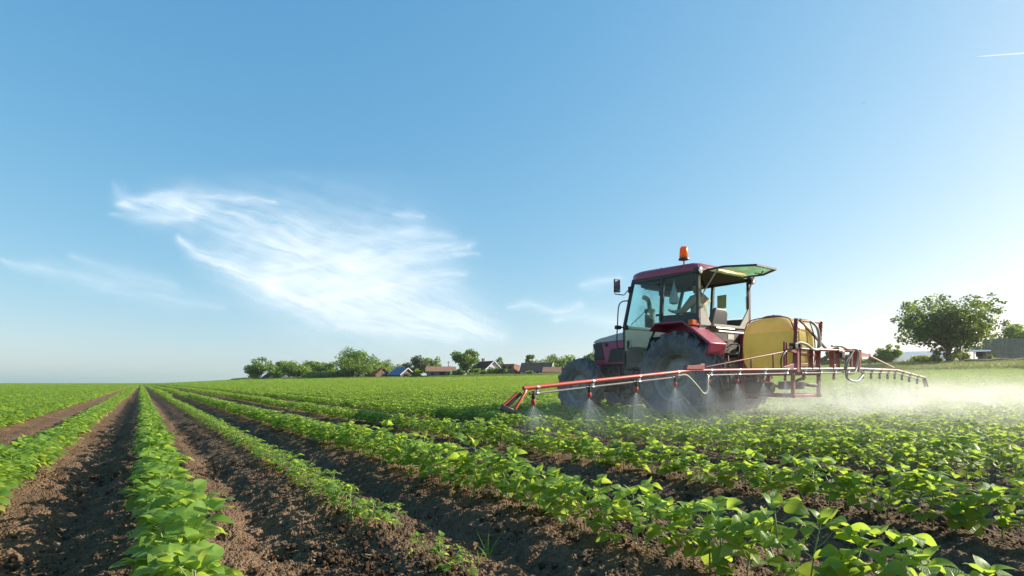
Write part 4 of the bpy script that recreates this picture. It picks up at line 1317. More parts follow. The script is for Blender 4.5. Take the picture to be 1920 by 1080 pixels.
#@@SPRAY
# ------------------------------------------------------------------ spray fans and drifting mist
def fanmat():
    m, nt, out = newmat('spray_droplets')
    um = N(nt, 'ShaderNodeUVMap', uv_map='leaf')
    sp = N(nt, 'ShaderNodeSeparateXYZ'); nt.links.new(um.outputs[0], sp.inputs[0])
    cm = N(nt, 'ShaderNodeCombineXYZ')
    mu = N(nt, 'ShaderNodeMath', operation='MULTIPLY'); mu.inputs[1].default_value = 26
    m2 = N(nt, 'ShaderNodeMath', operation='MULTIPLY'); m2.inputs[1].default_value = 2.0
    nt.links.new(sp.outputs[0], mu.inputs[0]); nt.links.new(sp.outputs[1], m2.inputs[0])
    nt.links.new(mu.outputs[0], cm.inputs[0]); nt.links.new(m2.outputs[0], cm.inputs[1])
    oi = N(nt, 'ShaderNodeObjectInfo'); nt.links.new(oi.outputs['Random'], cm.inputs[2])
    n1 = N(nt, 'ShaderNodeTexNoise', Scale=1.0, Detail=4.0, Roughness=.7); nt.links.new(cm.outputs[0], n1.inputs['Vector'])
    r1 = ramp(nt, n1.outputs[0], [(.35, (.25,) * 3), (.7, (1, 1, 1))])
    r2 = ramp(nt, sp.outputs[1], [(0, (.26,) * 3), (.12, (.15,) * 3), (.45, (.075,) * 3), (1, (.0,) * 3)])
    f = N(nt, 'ShaderNodeMath', operation='MULTIPLY')
    nt.links.new(r1.outputs[0], f.inputs[0]); nt.links.new(r2.outputs[0], f.inputs[1])
    la = N(nt, 'ShaderNodeAttribute', attribute_name='tint'); f2 = N(nt, 'ShaderNodeMath', operation='MULTIPLY'); nt.links.new(f.outputs[0], f2.inputs[0]); nt.links.new(la.outputs['Fac'], f2.inputs[1]); f = f2
    t = N(nt, 'ShaderNodeBsdfTransparent')
    d = N(nt, 'ShaderNodeBsdfDiffuse'); d.inputs[0].default_value = (.9, .92, .9, 1)
    tr = N(nt, 'ShaderNodeBsdfTranslucent'); tr.inputs[0].default_value = (.9, .92, .9, 1)
    a = N(nt, 'ShaderNodeMixShader'); a.inputs[0].default_value = .6
    nt.links.new(d.outputs[0], a.inputs[1]); nt.links.new(tr.outputs[0], a.inputs[2])
    ms = N(nt, 'ShaderNodeMixShader')
    nt.links.new(f.outputs[0], ms.inputs[0]); nt.links.new(t.outputs[0], ms.inputs[1]); nt.links.new(a.outputs[0], ms.inputs[2])
    nt.links.new(ms.outputs[0], out.inputs[0])
    return m
FAN = fanmat()
def build_fans():
    names = ['outermost left', 'second from the left tip', 'third from the left tip', 'fourth from the left tip']
    rng = np.random.default_rng(3)
    for i, b in enumerate(NOZ):
        LD = []
        z0 = boom_z(b) + PIPE_DZ - .116
        V = []; U = []; F = []
        nr, na = 9, 28
        n = 0
        for lay, (kx, ky) in enumerate(((1.0, .34), (.62, .20), (.30, .10))):
            for r in range(nr):
                t = r / (nr - 1)
                drop = (z0 - .06) * t
                for a in range(na):
                    th = 2 * math.pi * a / na
                    hx = min(.52, z0 * .85) * kx
                    LD.append(((.50, .7, .9) if b < 1.2 else (.55, .35, .15))[lay]); V.append((hx * t ** .85 * math.cos(th) + (.10 + .06 * rng.random()) * t * t, ky * (z0) * .7 * t * math.sin(th) - .05 * t * t, -drop * (1 - .18 * abs(math.cos(th)) * kx)))
                    U.append((a / na + lay * .37, t))
            for r in range(nr - 1):
                for a in range(na):
                    F.append((n + r * na + a, n + r * na + (a + 1) % na, n + (r + 1) * na + (a + 1) % na, n + (r + 1) * na + a))
            n += nr * na
        o = mesh_np('spray_fan', V, F, FAN, tint=LD, uv=U)
        p = WS(TR_W + b, TR_S + BA, z0)
        o.location = p; o.rotation_euler = (0, 0, YAW)
        if i == 0: lab = 'cone of spray under the outermost nozzle at the left tip of the red boom'
        elif i < 4: lab = 'cone of spray under the nozzle %s of the red boom' % names[i]
        elif b < -.5: lab = 'whitish cone of spray below the boom between the rear tyre and the yellow tank'
        elif b < 1.5: lab = 'whitish cone of spray under the middle frame of the boom'
        else: lab = 'bright little cone of spray under the thin right arm of the boom'
        tag(o, lab, 'spray', 'spray cones beside the rear tyre' if -3 < b < -.5 else ('spray cones under the middle frame' if -.5 <= b < 1.5 else ('spray cones under the right arm' if b >= 1.5 else 'spray cones at the left tip')))
build_fans()
def build_mist():
    m, nt, out = newmat('drifting_spray_mist')
    tc = N(nt, 'ShaderNodeTexCoord')
    mp = N(nt, 'ShaderNodeMapping'); mp.inputs['Scale'].default_value = (.8, 1.3, 2.4)
    nt.links.new(tc.outputs['Object'], mp.inputs[0])
    n1 = N(nt, 'ShaderNodeTexNoise', Scale=1.3, Detail=4.0, Roughness=.6); nt.links.new(mp.outputs[0], n1.inputs['Vector'])
    r1 = N(nt, 'ShaderNodeMapRange'); r1.inputs[1].default_value = .36; r1.inputs[2].default_value = .68; nt.links.new(n1.outputs[0], r1.inputs[0])
    sp = N(nt, 'ShaderNodeSeparateXYZ'); nt.links.new(tc.outputs['Object'], sp.inputs[0])
    def prof(sock, stops):
        lo, hi = stops[0][0], stops[-1][0]
        mr = N(nt, 'ShaderNodeMapRange'); mr.inputs[1].default_value = lo; mr.inputs[2].default_value = hi; nt.links.new(sock, mr.inputs[0])
        return ramp(nt, mr.outputs[0], [((p - lo) / (hi - lo), (v,) * 3) for p, v in stops]).outputs[0]
    px_ = prof(sp.outputs[0], [(-5.4, 0), (-3.0, .26), (-.8, .58), (1.0, .9), (3.0, .88), (6, .6), (12, .42), (19, 0)])
    py_ = prof(sp.outputs[1], [(-5.0, 0), (-2.6, .28), (-1.2, .6), (-.3, 1), (.6, .9), (3.0, 0)])
    pz_ = prof(sp.outputs[2], [(0, .7), (.22, 1), (.5, .65), (.75, .25), (1.05, 0)])
    f = r1.outputs[0]
    for s_ in (px_, py_, pz_):
        mm_ = N(nt, 'ShaderNodeMath', operation='MULTIPLY'); nt.links.new(f, mm_.inputs[0]); nt.links.new(s_, mm_.inputs[1]); f = mm_.outputs[0]
    mm_ = N(nt, 'ShaderNodeMath', operation='MULTIPLY'); mm_.inputs[1].default_value = MIST; nt.links.new(f, mm_.inputs[0])
    v = N(nt, 'ShaderNodeVolumePrincipled'); v.inputs['Color'].default_value = (.97, .97, .95, 1); v.inputs['Anisotropy'].default_value = .35
    nt.links.new(mm_.outputs[0], v.inputs['Density'])
    nt.links.new(v.outputs[0], out.inputs['Volume'])
    mb = MB(); mb.bx(-5.4, 19, -5.0, 3.0, .02, 1.06)
    o = mb.build('spray_mist', m, loc=WS(TR_W, TR_S + BA, 0)); o.rotation_euler = (0, 0, YAW)
    tag(o, 'white spray mist drifting low over the crop to the right of the tractor', 'mist', kind='stuff')
MIST = .44
build_mist()

#@@VILLAGE
# ------------------------------------------------------------------ trees
M['leaf_dark'] = leafmat('walnut_leaf', [(.055, .105, .024), (.088, .155, .032), (.14, .225, .044)], (.36, .50, .06), .25, transl=.35)
M['leaf_mid'] = leafmat('orchard_leaf', [(.075, .135, .026), (.115, .20, .036), (.17, .27, .050)], (.40, .54, .07), .25, transl=.38)
M['leaf_light'] = leafmat('pale_leaf', [(.095, .160, .030), (.14, .225, .040), (.20, .30, .055)], (.42, .54, .07), .25, transl=.4)
M['leaf_grey'] = leafmat('greyish_leaf', [(.06, .09, .04), (.09, .13, .055), (.13, .17, .075)], (.20, .27, .08), .25, transl=.3)
M['leaf_yellow'] = leafmat('yellow_green_leaf', [(.14, .20, .02), (.20, .27, .025), (.27, .34, .03)], (.45, .50, .04), .25, transl=.45)
def pxpos(px, Y):
    X = (px - 960) / 1000 * Y
    return X, Y
def tree(name, px, Y, h, wid, mat, label, nleaf, leafsz, seed, group=None, trunk=.25, low=.12, shape=(1, 1), blobs=22, cat='tree', spray=0, loose=1.0, trunk_r=.03):
    """trunk with limbs reaching into a crown built of many small leaf faces gathered in clumps"""
    rng = np.random.default_rng(seed)
    X, Y = pxpos(px, Y)
    z0 = gz(X, Y)
    root = empty(name, (X, Y, z0 - .05), rng.uniform(0, 6.28))
    tag(root, label, cat, group)
    cz = h * (low + (1 - low) / 2); rz = h * (1 - low) / 2; rx = wid / 2
    C = []; k = 0
    while len(C) < blobs and k < 4000:
        k += 1
        p = rng.normal(0, 1, 3); p /= np.linalg.norm(p)
        rr = rng.uniform(.35, .92) if len(C) > 3 else rng.uniform(0, .4)
        p = p * rr
        # crown outline: fuller at shoulder height than at the foot
        wf = np.interp(p[2], [-1, -.5, .1, .6, 1], [(.62 if low > .06 else .85), (.92 if low > .06 else 1.0), 1.0, .86, .5])
        q = np.array([p[0] * rx * wf * 1.0, p[1] * rx * wf, cz + p[2] * rz])
        br = rx * rng.uniform(.20, .36) * (1 - .25 * abs(p[2]))
        q[2] = min(q[2], h - br * .7); q[2] = max(q[2], h * low + br * .5)
        C.append((q, br))
    for j in range(spray):                              # loose sprays standing out of the outline
        a = rng.uniform(0, 6.28); e = rng.uniform(-.1, .9)
        q = np.array([rx * 1.02 * math.cos(a) * math.cos(e), rx * 1.02 * math.sin(a) * math.cos(e), cz + rz * .95 * math.sin(e)])
        C.append((q, rx * rng.uniform(.07, .13)))
    vol = np.array([c[1] ** 2 for c in C]); vol = vol / vol.sum()
    # limbs
    tb = MB()
    tr_top = h * (low + trunk)
    r0 = h * trunk_r
    bend = rng.normal(0, .03 * h, 2)
    tp = [Vector((0, 0, -.1)), Vector((bend[0] * .3, bend[1] * .3, tr_top * .5)), Vector((bend[0], bend[1], tr_top))]
    tb.tube([tp[0], tp[0].lerp(tp[1], .12), tp[1], tp[2]], [r0 * 1.35, r0 * 1.02, r0 * .9, r0 * .72], 9)
    for (q, br) in C[:blobs][:: max(1, blobs // 14)]:
        q = Vector(q); s = tp[1].lerp(tp[2], rng.uniform(.2, 1))
        mid = s.lerp(q, .5) + Vector((0, 0, -.06 * h * rng.uniform(0, 1)))
        tb.tube(spline([s, mid, q], 4), [r0 * .42 * (1 - .8 * i / 8) for i in range(9)], 6)
    tb.build('trunk', 'bark', root, sharp=60)
    n = nleaf
    which = rng.choice(len(C), n, p=vol)
    Q = np.array([c[0] for c in C])[which]; B = np.array([c[1] for c in C])[which]
    d = rng.normal(0, 1, (n, 3)); d /= np.linalg.norm(d, axis=1)[:, None]
    rad = B * rng.uniform(.25, 1.12, n) ** .6 * loose
    P = Q + d * rad[:, None] * np.array([1.1, 1.1, .82])
    # clusters hang along twigs: pull leaves towards a few twig directions
    P += rng.normal(0, 1, (n, 3)) * leafsz * .4
    P[:, 2] = np.maximum(P[:, 2], h * low * .6)
    nd = d * .6 + rng.normal(0, .7, (n, 3)) + np.array([0, 0, .45]); nd /= np.linalg.norm(nd, axis=1)[:, None]
    ax = np.cross(nd, rng.normal(0, 1, (n, 3))); ax /= np.linalg.norm(ax, axis=1)[:, None]
    bx = np.cross(nd, ax)
    L = leafsz * rng.uniform(.6, 1.3, n)[:, None]; W = L * .55
    V = np.stack([P - ax * L, P - bx * W - nd * L * .12, P + ax * L, P + bx * W + nd * L * .1], 1).reshape(-1, 3)
    F = np.arange(n * 4).reshape(-1, 4)
    tint = np.repeat(np.clip(.5 + rng.normal(0, .18, len(C))[which] + rng.normal(0, .15, n), 0, 1), 4)
    mesh_np('crown', V, F, M[mat], root, False, tint)
    return root
def T(*a, **k): return tree(*a, **k)
GV = 'village trees behind the field'
# left village: px centre, distance, height m, width m
def vt(px, top, wpx, base, D): return (base - top) / 1000 * D, wpx / 1000 * D
def village_tree(px, top, wpx, mat, label, D, seed, n=2600, ls=.30, name='tree', cat='tree', **kw):
    X, Y = pxpos(px, D); zb = gz(X, Y)
    ztop = EYE + (718 - top) / 1000 * D
    return tree(name, px, D, ztop - zb, wpx * (1.22 if px < 1100 else 1.0) / 1000 * D, mat, label, n, ls, seed, None, cat=cat, **kw)
village_tree(485, 668, 52, 'leaf_dark', 'dark rounded tree at the left end of the village, left of the small shed', 160, 1, 3200, low=.02)
village_tree(533, 672, 36, 'leaf_dark', 'dark tree rising behind the light green bushy tree', 166, 2, 2200, low=.1)
village_tree(550, 678, 62, 'leaf_light', 'light green bushy tree right of the small shed', 158, 3, 3600, low=.04)
village_tree(590, 672, 46, 'leaf_mid', 'mid green tree between the light bushy tree and the big one', 164, 4, 2800, low=.1)
village_tree(622, 677, 42, 'leaf_mid', 'olive green tree just left of the biggest village tree', 163, 5, 2400, low=.1)
village_tree(588, 697, 36, 'leaf_dark', 'low dark thicket under the mid green trees, left part', 155, 6, 1700, low=.0, trunk=.1, name='bush', cat='bush')
village_tree(618, 696, 44, 'leaf_dark', 'low dark thicket under the olive tree, right part', 155, 7, 1900, low=.0, trunk=.1, name='bush', cat='bush')
village_tree(640, 690, 30, 'leaf_mid', 'ragged bush at the left foot of the biggest village tree', 153, 8, 1300, low=.0, name='bush', cat='bush')
village_tree(671, 653, 84, 'leaf_mid', 'biggest broad tree of the left village, left of the red roofed house', 152, 9, 6000, low=.02, blobs=30)
village_tree(718, 674, 52, 'leaf_light', 'pale tree behind the red roofed house', 175, 10, 2600, low=.1)
village_tree(752, 678, 50, 'leaf_grey', 'hazy pale tree behind the blue roofed shed', 190, 11, 1900, low=.1, loose=1.1)
village_tree(783, 660, 38, 'leaf_grey', 'loose grey green tree right of the blue roofed shed', 154, 12, 2300, low=.02, loose=1.15)
village_tree(808, 664, 36, 'leaf_mid', 'loose tree standing behind the left end of the long barn', 158, 13, 2000, low=.05, loose=1.15)
village_tree(781, 691, 18, 'leaf_yellow', 'small yellow green bush right of the blue roofed shed', 146, 14, 800, low=.0, name='bush', cat='bush')
village_tree(842, 684, 18, 'leaf_grey', 'faint small tree behind the long barn by the pole', 185, 15, 700, low=.1)
village_tree(876, 655, 54, 'leaf_dark', 'tall dark tree between the long barn and the white gabled house', 140, 16, 4200, low=.02, blobs=26)
village_tree(885, 699, 14, 'leaf_light', 'small round bush in the verge below the tall dark tree', 132, 17, 500, low=.0, name='bush', cat='bush')
village_tree(908, 692, 16, 'leaf_mid', 'small bush at the foot of the white gabled house, left', 133, 18, 600, low=.0, name='bush', cat='bush')
village_tree(926, 689, 32, 'leaf_mid', 'bush in front of the white gabled house', 131, 19, 1300, low=.0, name='bush', cat='bush')
village_tree(941, 669, 22, 'leaf_mid', 'slim tree behind the gap between white gable and brick house', 150, 20, 1000, low=.1)
village_tree(951, 692, 14, 'leaf_light', 'slender bush before the shaded wall of the brick house', 128, 21, 500, low=.0, name='bush', cat='bush')
village_tree(997, 661, 22, 'leaf_dark', 'upright dark tree behind the dark roofed house', 165, 22, 1500, low=.15, shape=(1, 1))
village_tree(1036, 658, 46, 'leaf_mid', 'pale loose tree right of the dark roofed house', 145, 23, 2400, low=.05, loose=1.15)
village_tree(1062, 655, 36, 'leaf_light', 'lighter tree rising behind the front tyre', 150, 24, 1800, low=.05, loose=1.15)
village_tree(1108, 655, 38, 'leaf_mid', 'green tree seen just in front of the tractor nose', 140, 25, 1600, low=.05)
village_tree(995, 695, 12, 'leaf_light', 'little bush right of the brick house', 120, 26, 400, low=.0, name='bush', cat='bush')
village_tree(520, 690, 30, 'leaf_mid', 'low leafy bush beside the small shed at the left end', 154, 50, 1400, low=.0, name='bush', cat='bush')
village_tree(575, 680, 40, 'leaf_light', 'light green tree filling the gap right of the bushy tree', 161, 51, 2200, low=.0)
village_tree(655, 684, 34, 'leaf_light', 'sunlit bush under the left side of the biggest village tree', 151, 52, 1500, low=.0, name='bush', cat='bush')
village_tree(697, 684, 30, 'leaf_mid', 'bush between the biggest tree and the red roofed house', 156, 53, 1300, low=.0, name='bush', cat='bush')
village_tree(860, 694, 24, 'leaf_mid', 'bush at the left foot of the tall dark tree', 138, 54, 1000, low=.0, name='bush', cat='bush')
village_tree(893, 690, 22, 'leaf_light', 'bush at the right foot of the tall dark tree', 137, 55, 1000, low=.0, name='bush', cat='bush')
# trees seen between the tractor and the right edge
village_tree(1566, 645, 34, 'leaf_grey', 'distant tree seen above the right arm of the boom', 118, 30, 1900, low=.05)
village_tree(1600, 656, 44, 'leaf_dark', 'dark distant hedge tree behind the boom end plate', 112, 31, 2000, low=.0)
village_tree(1632, 662, 40, 'leaf_dark', 'lower dark hedge tree left of the light branchy tree', 105, 32, 1800, low=.0)
village_tree(1545, 662, 34, 'leaf_dark', 'distant hedge tree just right of the yellow tank', 120, 33, 1500, low=.0)
village_tree(1665, 642, 46, 'leaf_light', 'light branchy tree left of the white roofed shed', 72, 34, 3000, .17, low=.0, loose=1.15, spray=5)
village_tree(1640, 668, 40, 'leaf_mid', 'bush left of the light branchy tree', 74, 35, 1500, .17, low=.0, name='bush', cat='bush')
village_tree(1728, 666, 54, 'leaf_yellow', 'bright yellow green bush in front of the white roofed shed', 60, 36, 2800, .14, low=.0, trunk=.1, name='bush', cat='bush')
village_tree(1695, 676, 26, 'leaf_yellow', 'low yellow green bush at the left foot of the bright bush', 60, 37, 900, .13, low=.0, trunk=.1, name='bush', cat='bush')
village_tree(1780, 538, 166, 'leaf_dark', 'big spreading walnut tree standing alone on the right', 57, 38, 12500, .165, low=.05, blobs=44, spray=20, loose=.86, trunk=.24, trunk_r=.032)
village_tree(1752, 655, 26, 'leaf_light', 'sunlit sapling under the left side of the big walnut tree', 58, 39, 900, .13, low=.0, name='bush', cat='bush')
village_tree(1800, 648, 44, 'leaf_light', 'sunlit shrub under the right side of the big walnut tree', 61, 40, 1600, .13, low=.0, name='bush', cat='bush')
village_tree(1852, 628, 44, 'leaf_light', 'pale tree behind the little porch on the right', 70, 41, 1500, .16, low=.1, loose=1.1)
village_tree(1914, 594, 92, 'leaf_mid', 'tree rising behind the brown barn at the right edge', 72, 42, 3600, .17, low=.1)
village_tree(1858, 661, 14, 'leaf_yellow', 'small sunlit bush before the grey shed on the right', 57, 43, 500, .11, low=.0, name='bush', cat='bush')

# ------------------------------------------------------------------ houses
def wallmat(name, c1, c2, brick=None, sc=1.0):
    m, nt, out = newmat(name)
    tc = N(nt, 'ShaderNodeTexCoord')
    n1 = N(nt, 'ShaderNodeTexNoise', Scale=1.2, Detail=6.0, Roughness=.65); nt.links.new(tc.outputs['Object'], n1.inputs['Vector'])
    c = ramp(nt, n1.outputs[0], [(.35, c1), (.65, c2)]).outputs[0]
    p = N(nt, 'ShaderNodeBsdfPrincipled', Roughness=.9)
    if brick:
        b = N(nt, 'ShaderNodeTexBrick', Scale=sc); b.inputs['Color1'].default_value = (1, 1, 1, 1); b.inputs['Color2'].default_value = (.72, .70, .68, 1); b.inputs['Mortar'].default_value = (*brick, 1)
        b.inputs['Mortar Size'].default_value = .02
        mp = N(nt, 'ShaderNodeMapping'); mp.inputs['Rotation'].default_value = (R(90), 0, R(45)); nt.links.new(tc.outputs['Object'], mp.inputs[0]); nt.links.new(mp.outputs[0], b.inputs[0])
        mu = nt.nodes.new('ShaderNodeMix'); mu.data_type = 'RGBA'; mu.blend_type = 'MULTIPLY'; mu.inputs[0].default_value = 1
        nt.links.new(c, mu.inputs[6]); nt.links.new(b.outputs[0], mu.inputs[7]); c = mu.outputs[2]
    nt.links.new(c, p.inputs['Base Color']); nt.links.new(p.outputs[0], out.inputs[0])
    return m
def roofmat(name, c1, c2, pitch=3.0):
    m, nt, out = newmat(name)
    tc = N(nt, 'ShaderNodeTexCoord')
    n1 = N(nt, 'ShaderNodeTexNoise', Scale=2.5, Detail=6.0, Roughness=.7); nt.links.new(tc.outputs['Object'], n1.inputs['Vector'])
    c = ramp(nt, n1.outputs[0], [(.35, c1), (.68, c2)])
    w = N(nt, 'ShaderNodeTexWave', Scale=pitch, Distortion=.4); nt.links.new(tc.outputs['Object'], w.inputs['Vector'])
    b = N(nt, 'ShaderNodeBump', Strength=.7, Distance=.06); nt.links.new(w.outputs[0], b.inputs['Height'])
    p = N(nt, 'ShaderNodeBsdfPrincipled', Roughness=.95); p.inputs['Specular IOR Level'].default_value = .1; nt.links.new(c.outputs[0], p.inputs['Base Color']); nt.links.new(b.outputs[0], p.inputs['Normal'])
    nt.links.new(p.outputs[0], out.inputs[0]); return m
M['w_tan'] = wallmat('tan_plaster', (.34, .24, .16), (.44, .33, .22))
M['w_brown'] = wallmat('brown_boards', (.10, .075, .055), (.17, .125, .09))
M['w_grey'] = wallmat('grey_plaster', (.16, .155, .15), (.26, .25, .24))
M['w_white'] = wallmat('white_plaster', (.52, .50, .46), (.66, .64, .60))
M['w_brick'] = wallmat('bare_red_brick', (.36, .15, .095), (.46, .21, .14), (.55, .45, .38), 5.0)
M['w_stone'] = wallmat('old_brownish_wall', (.20, .155, .115), (.31, .245, .185), (.30, .25, .2), 3.0)
M['w_blue'] = wallmat('pale_blue_plaster', (.36, .46, .54), (.46, .56, .62))
M['r_red'] = roofmat('orange_red_tiles', (.34, .11, .05), (.46, .18, .08))
M['r_dkred'] = roofmat('dark_red_tiles', (.15, .055, .04), (.24, .09, .06))
M['r_brown'] = roofmat('rusty_brown_tiles', (.27, .14, .09), (.40, .24, .16))
M['r_barn'] = roofmat('shade_lifted_tiles', (.30, .19, .11), (.50, .33, .20), 2.0)  # brown tiles lightened and warmed to offset the blue shade on this roof
M['r_dark'] = roofmat('dark_grey_tiles', (.045, .04, .042), (.085, .075, .072))
M['r_blue'] = roofmat('blue_sheet_roof', (.09, .19, .34), (.14, .26, .42))
M['r_white'] = coat('white_sheet_roof', (.74, .72, .71), .6, dirt=(.5, .46, .42), amount=.4, scale=1.5)
M['w_dark'] = wallmat('dark_window', (.015, .016, .018), (.035, .035, .035))
M['w_trim'] = wallmat('white_trim', (.6, .6, .58), (.72, .72, .70))
def house(px, D, L, W, hw, hr, yaw, wall, roof, label, roof2=None, trim=None, windows=(), doors=(), chimney=None, name='house', cat='house', gable=None, over=.35):
    """ridge along local x, length L, width W; hw wall height, hr roof rise; roof2 = other slope's covering"""
    X, Y = pxpos(px, D)
    root = empty(name, (X, Y, gz(X, Y) - .1), yaw); tag(root, label, cat)
    m = MB(); m.bx(-L / 2, L / 2, -W / 2, W / 2, -.6, hw)
    if hr > 0: m.prism([(-W / 2, hw), (W / 2, hw), (0, hw + hr - .02)], -L / 2, L / 2)
    wl = m.build('wall', wall, root)
    if gable:
        g = MB()
        for sx in (-1, 1): g.prism([(-W / 2, hw - .02), (W / 2, hw - .02), (0, hw + hr - .04)], sx * (L / 2 + .004), sx * (L / 2 + .03))
        g.build('gable', gable, wl)
    sl = math.hypot(W / 2, hr); ux, uz = (W / 2) / sl, hr / sl
    for sd, mt in ((-1, roof), (1, roof2 or roof)):
        r = MB(); e = over
        y0, z0 = sd * (W / 2 + e * ux), hw - e * uz
        r.prism([(0, hw + hr + .0), (y0, z0), (y0, z0 + .12), (0, hw + hr + .13)], -L / 2 - e, L / 2 + e)
        r.build('roof', mt, root)
    if trim:
        t = MB()
        for sx in (-1, 1):
            for sd in (-1, 1):
                t.beam((sx * (L / 2 + over + .03), sd * (W / 2 + over * ux), hw - over * uz + .05), (sx * (L / 2 + over + .03), 0, hw + hr + .06), .06, .22)
        t.build('bargeboard', trim, root)
    for (face, u, z, w, h) in windows:                  # face: 'f' front -y, 'g' gable +x, 'h' gable -x
        fr = MB(); pn = MB()
        if face == 'f': fr.bx(u - w / 2 - .08, u + w / 2 + .08, -W / 2 - .03, -W / 2 + .05, z - .08, z + h + .08); pn.bx(u - w / 2, u + w / 2, -W / 2 - .035, -W / 2, z, z + h)
        else:
            sx = 1 if face == 'g' else -1
            fr.bx(sx * (L / 2 - .05), sx * (L / 2 + .05), u - w / 2 - .08, u + w / 2 + .08, z - .08, z + h + .08); pn.bx(sx * L / 2, sx * (L / 2 + .056), u - w / 2, u + w / 2, z, z + h)
        f = fr.build('window', 'w_trim' if trim or wall == 'w_white' else wall, root); pn.build('pane', 'w_dark', f)
    for (face, u, w, h) in doors:
        d = MB()
        if face == 'f': d.bx(u - w / 2, u + w / 2, -W / 2 - .03, -W / 2 + .05, 0, h)
        else:
            sx = 1 if face == 'g' else -1
            d.bx(sx * (L / 2 - .05), sx * (L / 2 + .04), u - w / 2, u + w / 2, 0, h)
        d.build('door', 'w_dark', root)
    if chimney:
        c = MB(); c.bx(chimney - .3, chimney + .3, -.3, .3, hw + hr * .4, hw + hr + .8); c.bx(chimney - .36, chimney + .36, -.36, .36, hw + hr + .8, hw + hr + .9); c.build('chimney', 'w_brick', root)
    return root
# gable (+x) turned towards the sun where the photo shows it lit
house(509, 154, 3.0, 3.4, .9, 1.2, R(-38), 'w_tan', 'r_dark', 'small shed with dark roof and tan gable at the left end of the village', name='shed', cat='shed', doors=(('g', 0, .8, .8),))
house(708, 150, 5.0, 4.6, 1.1, 1.75, R(-42), 'w_brown', 'r_red', 'low house with orange and dark red tiled roof by the biggest tree', roof2='r_dkred', windows=(('g', 0, .9, .5, .5),), doors=(('g', 1.2, .8, 1.0),))
house(753, 148, 5.0, 4.8, 1.0, 1.7, R(-40), 'w_brown', 'r_blue', 'shed with bright blue sheet roof and white edged gable', roof2='r_dark', trim='w_trim', name='shed', cat='shed', doors=(('g', .2, 1.0, 1.1),))
house(827, 146, 7.4, 4.5, 1.75, 1.2, R(4), 'w_grey', 'r_brown', 'long low barn with rusty brown tiled roof behind the person in green', name='barn', cat='barn', windows=(('f', -2.2, .7, .8, .6), ('f', 2.4, .7, .8, .6)), doors=(('f', .4, 1.4, 1.5),))
house(912, 143, 6.5, 6.2, 1.7, 2.5, R(-52), 'w_brown', 'r_dark', 'house with white gable and dark roof right of the tall dark tree', gable='w_white', trim='w_trim', windows=(('g', 1.2, .6, .8, .9), ('f', .5, .6, .9, .9)), doors=(('g', -1.2, .9, 1.6),), chimney=-1.5)
# unfinished flat brick house
def brick_house():
    X, Y = pxpos(962, 132)
    root = empty('brick_house', (X, Y, gz(X, Y) - .1), R(-36)); tag(root, 'unfinished two storey brick house with flat top and open windows', 'house')
    m = MB(); m.prism([(-2.3, -.5), (2.3, -.5), (2.3, 2.35), (-2.3, 3.05)], -2.2, 2.2, 'x')
    # walls: local y runs along the lit long side
    m2 = MB(); m2.loft([[(-1.9, -2.2, -.5), (1.9, -2.2, -.5), (1.9, 2.2, -.5), (-1.9, 2.2, -.5)], [(-1.9, -2.2, 2.95), (1.9, -2.2, 2.95), (1.9, 2.2, 2.25), (-1.9, 2.2, 2.25)]])
    m2.build('wall', 'w_brick', root)
    b = MB(); b.bx(-1.93, 1.93, -2.23, 2.23, 1.55, 1.66); b.build('ring_beam', 'w_grey', root)
    c = MB(); c.loft([[(-2.0, -2.3, 2.96), (2.0, -2.3, 2.96), (2.0, 2.3, 2.26), (-2.0, 2.3, 2.26)], [(-2.0, -2.3, 3.06), (2.0, -2.3, 3.06), (2.0, 2.3, 2.36), (-2.0, 2.3, 2.36)]]); c.build('roof', 'w_grey', root)
    for x in (-1.1, .7):
        o = MB(); o.bx(x - .32, x + .32, -2.215, -2.1, 1.8, 2.6); o.build('window', 'w_dark', root)
    d = MB(); d.bx(1.85, 1.915, -.35, .35, .0, 1.25); d.build('door', 'w_dark', root)
brick_house()
house(1007, 128, 7.0, 5.0, 1.2, 1.9, R(-14), 'w_blue', 'r_dark', 'low house with wide dark roof and pale blue wall right of the brick house', trim='w_trim', windows=(('f', -1.8, .4, .7, .6), ('f', .6, .4, .7, .6)), chimney=None)
house(1038, 124, 4.2, 4.0, .9, 1.0, R(-10), 'w_brown', 'r_brown', 'small brown outbuilding just left of the front tyre', name='shed', cat='shed')
house(1716, 72, 5.2, 5.0, 1.25, 1.2, R(-24), 'w_brown', 'r_white', 'brown shed with white sheet metal roof behind the bright bush', name='shed', cat='shed', over=.5)
house(1926, 61, 7.0, 4.4, 1.2, 2.0, R(-40), 'w_stone', 'r_barn', 'brown barn with brown tiled roof at the right edge', name='barn', cat='barn', windows=(('f', -1.9, .5, .5, .4), ('f', -.8, .5, .5, .4)))
house(1854, 63, 2.0, 2.0, 1.45, .5, R(-40), 'w_grey', 'r_dark', 'little grey shed left of the brown barn', name='shed', cat='shed', over=.15)
def porch():
    X, Y = pxpos(1838, 62); root = empty('porch', (X, Y, gz(X, Y)), R(-38)); tag(root, 'small porch with pale roof edge and two white posts', 'porch')
    for x in (-.55, .55):
        p = MB(); p.bx(x - .05, x + .05, -.05, .05, -.2, 1.75); p.build('post', 'w_white', root)
    r = MB(); r.prism([(-.7, 1.72), (.9, 1.95), (.9, 2.03), (-.7, 1.80)], -.9, .9); r.build('roof', 'r_white', root)
porch()
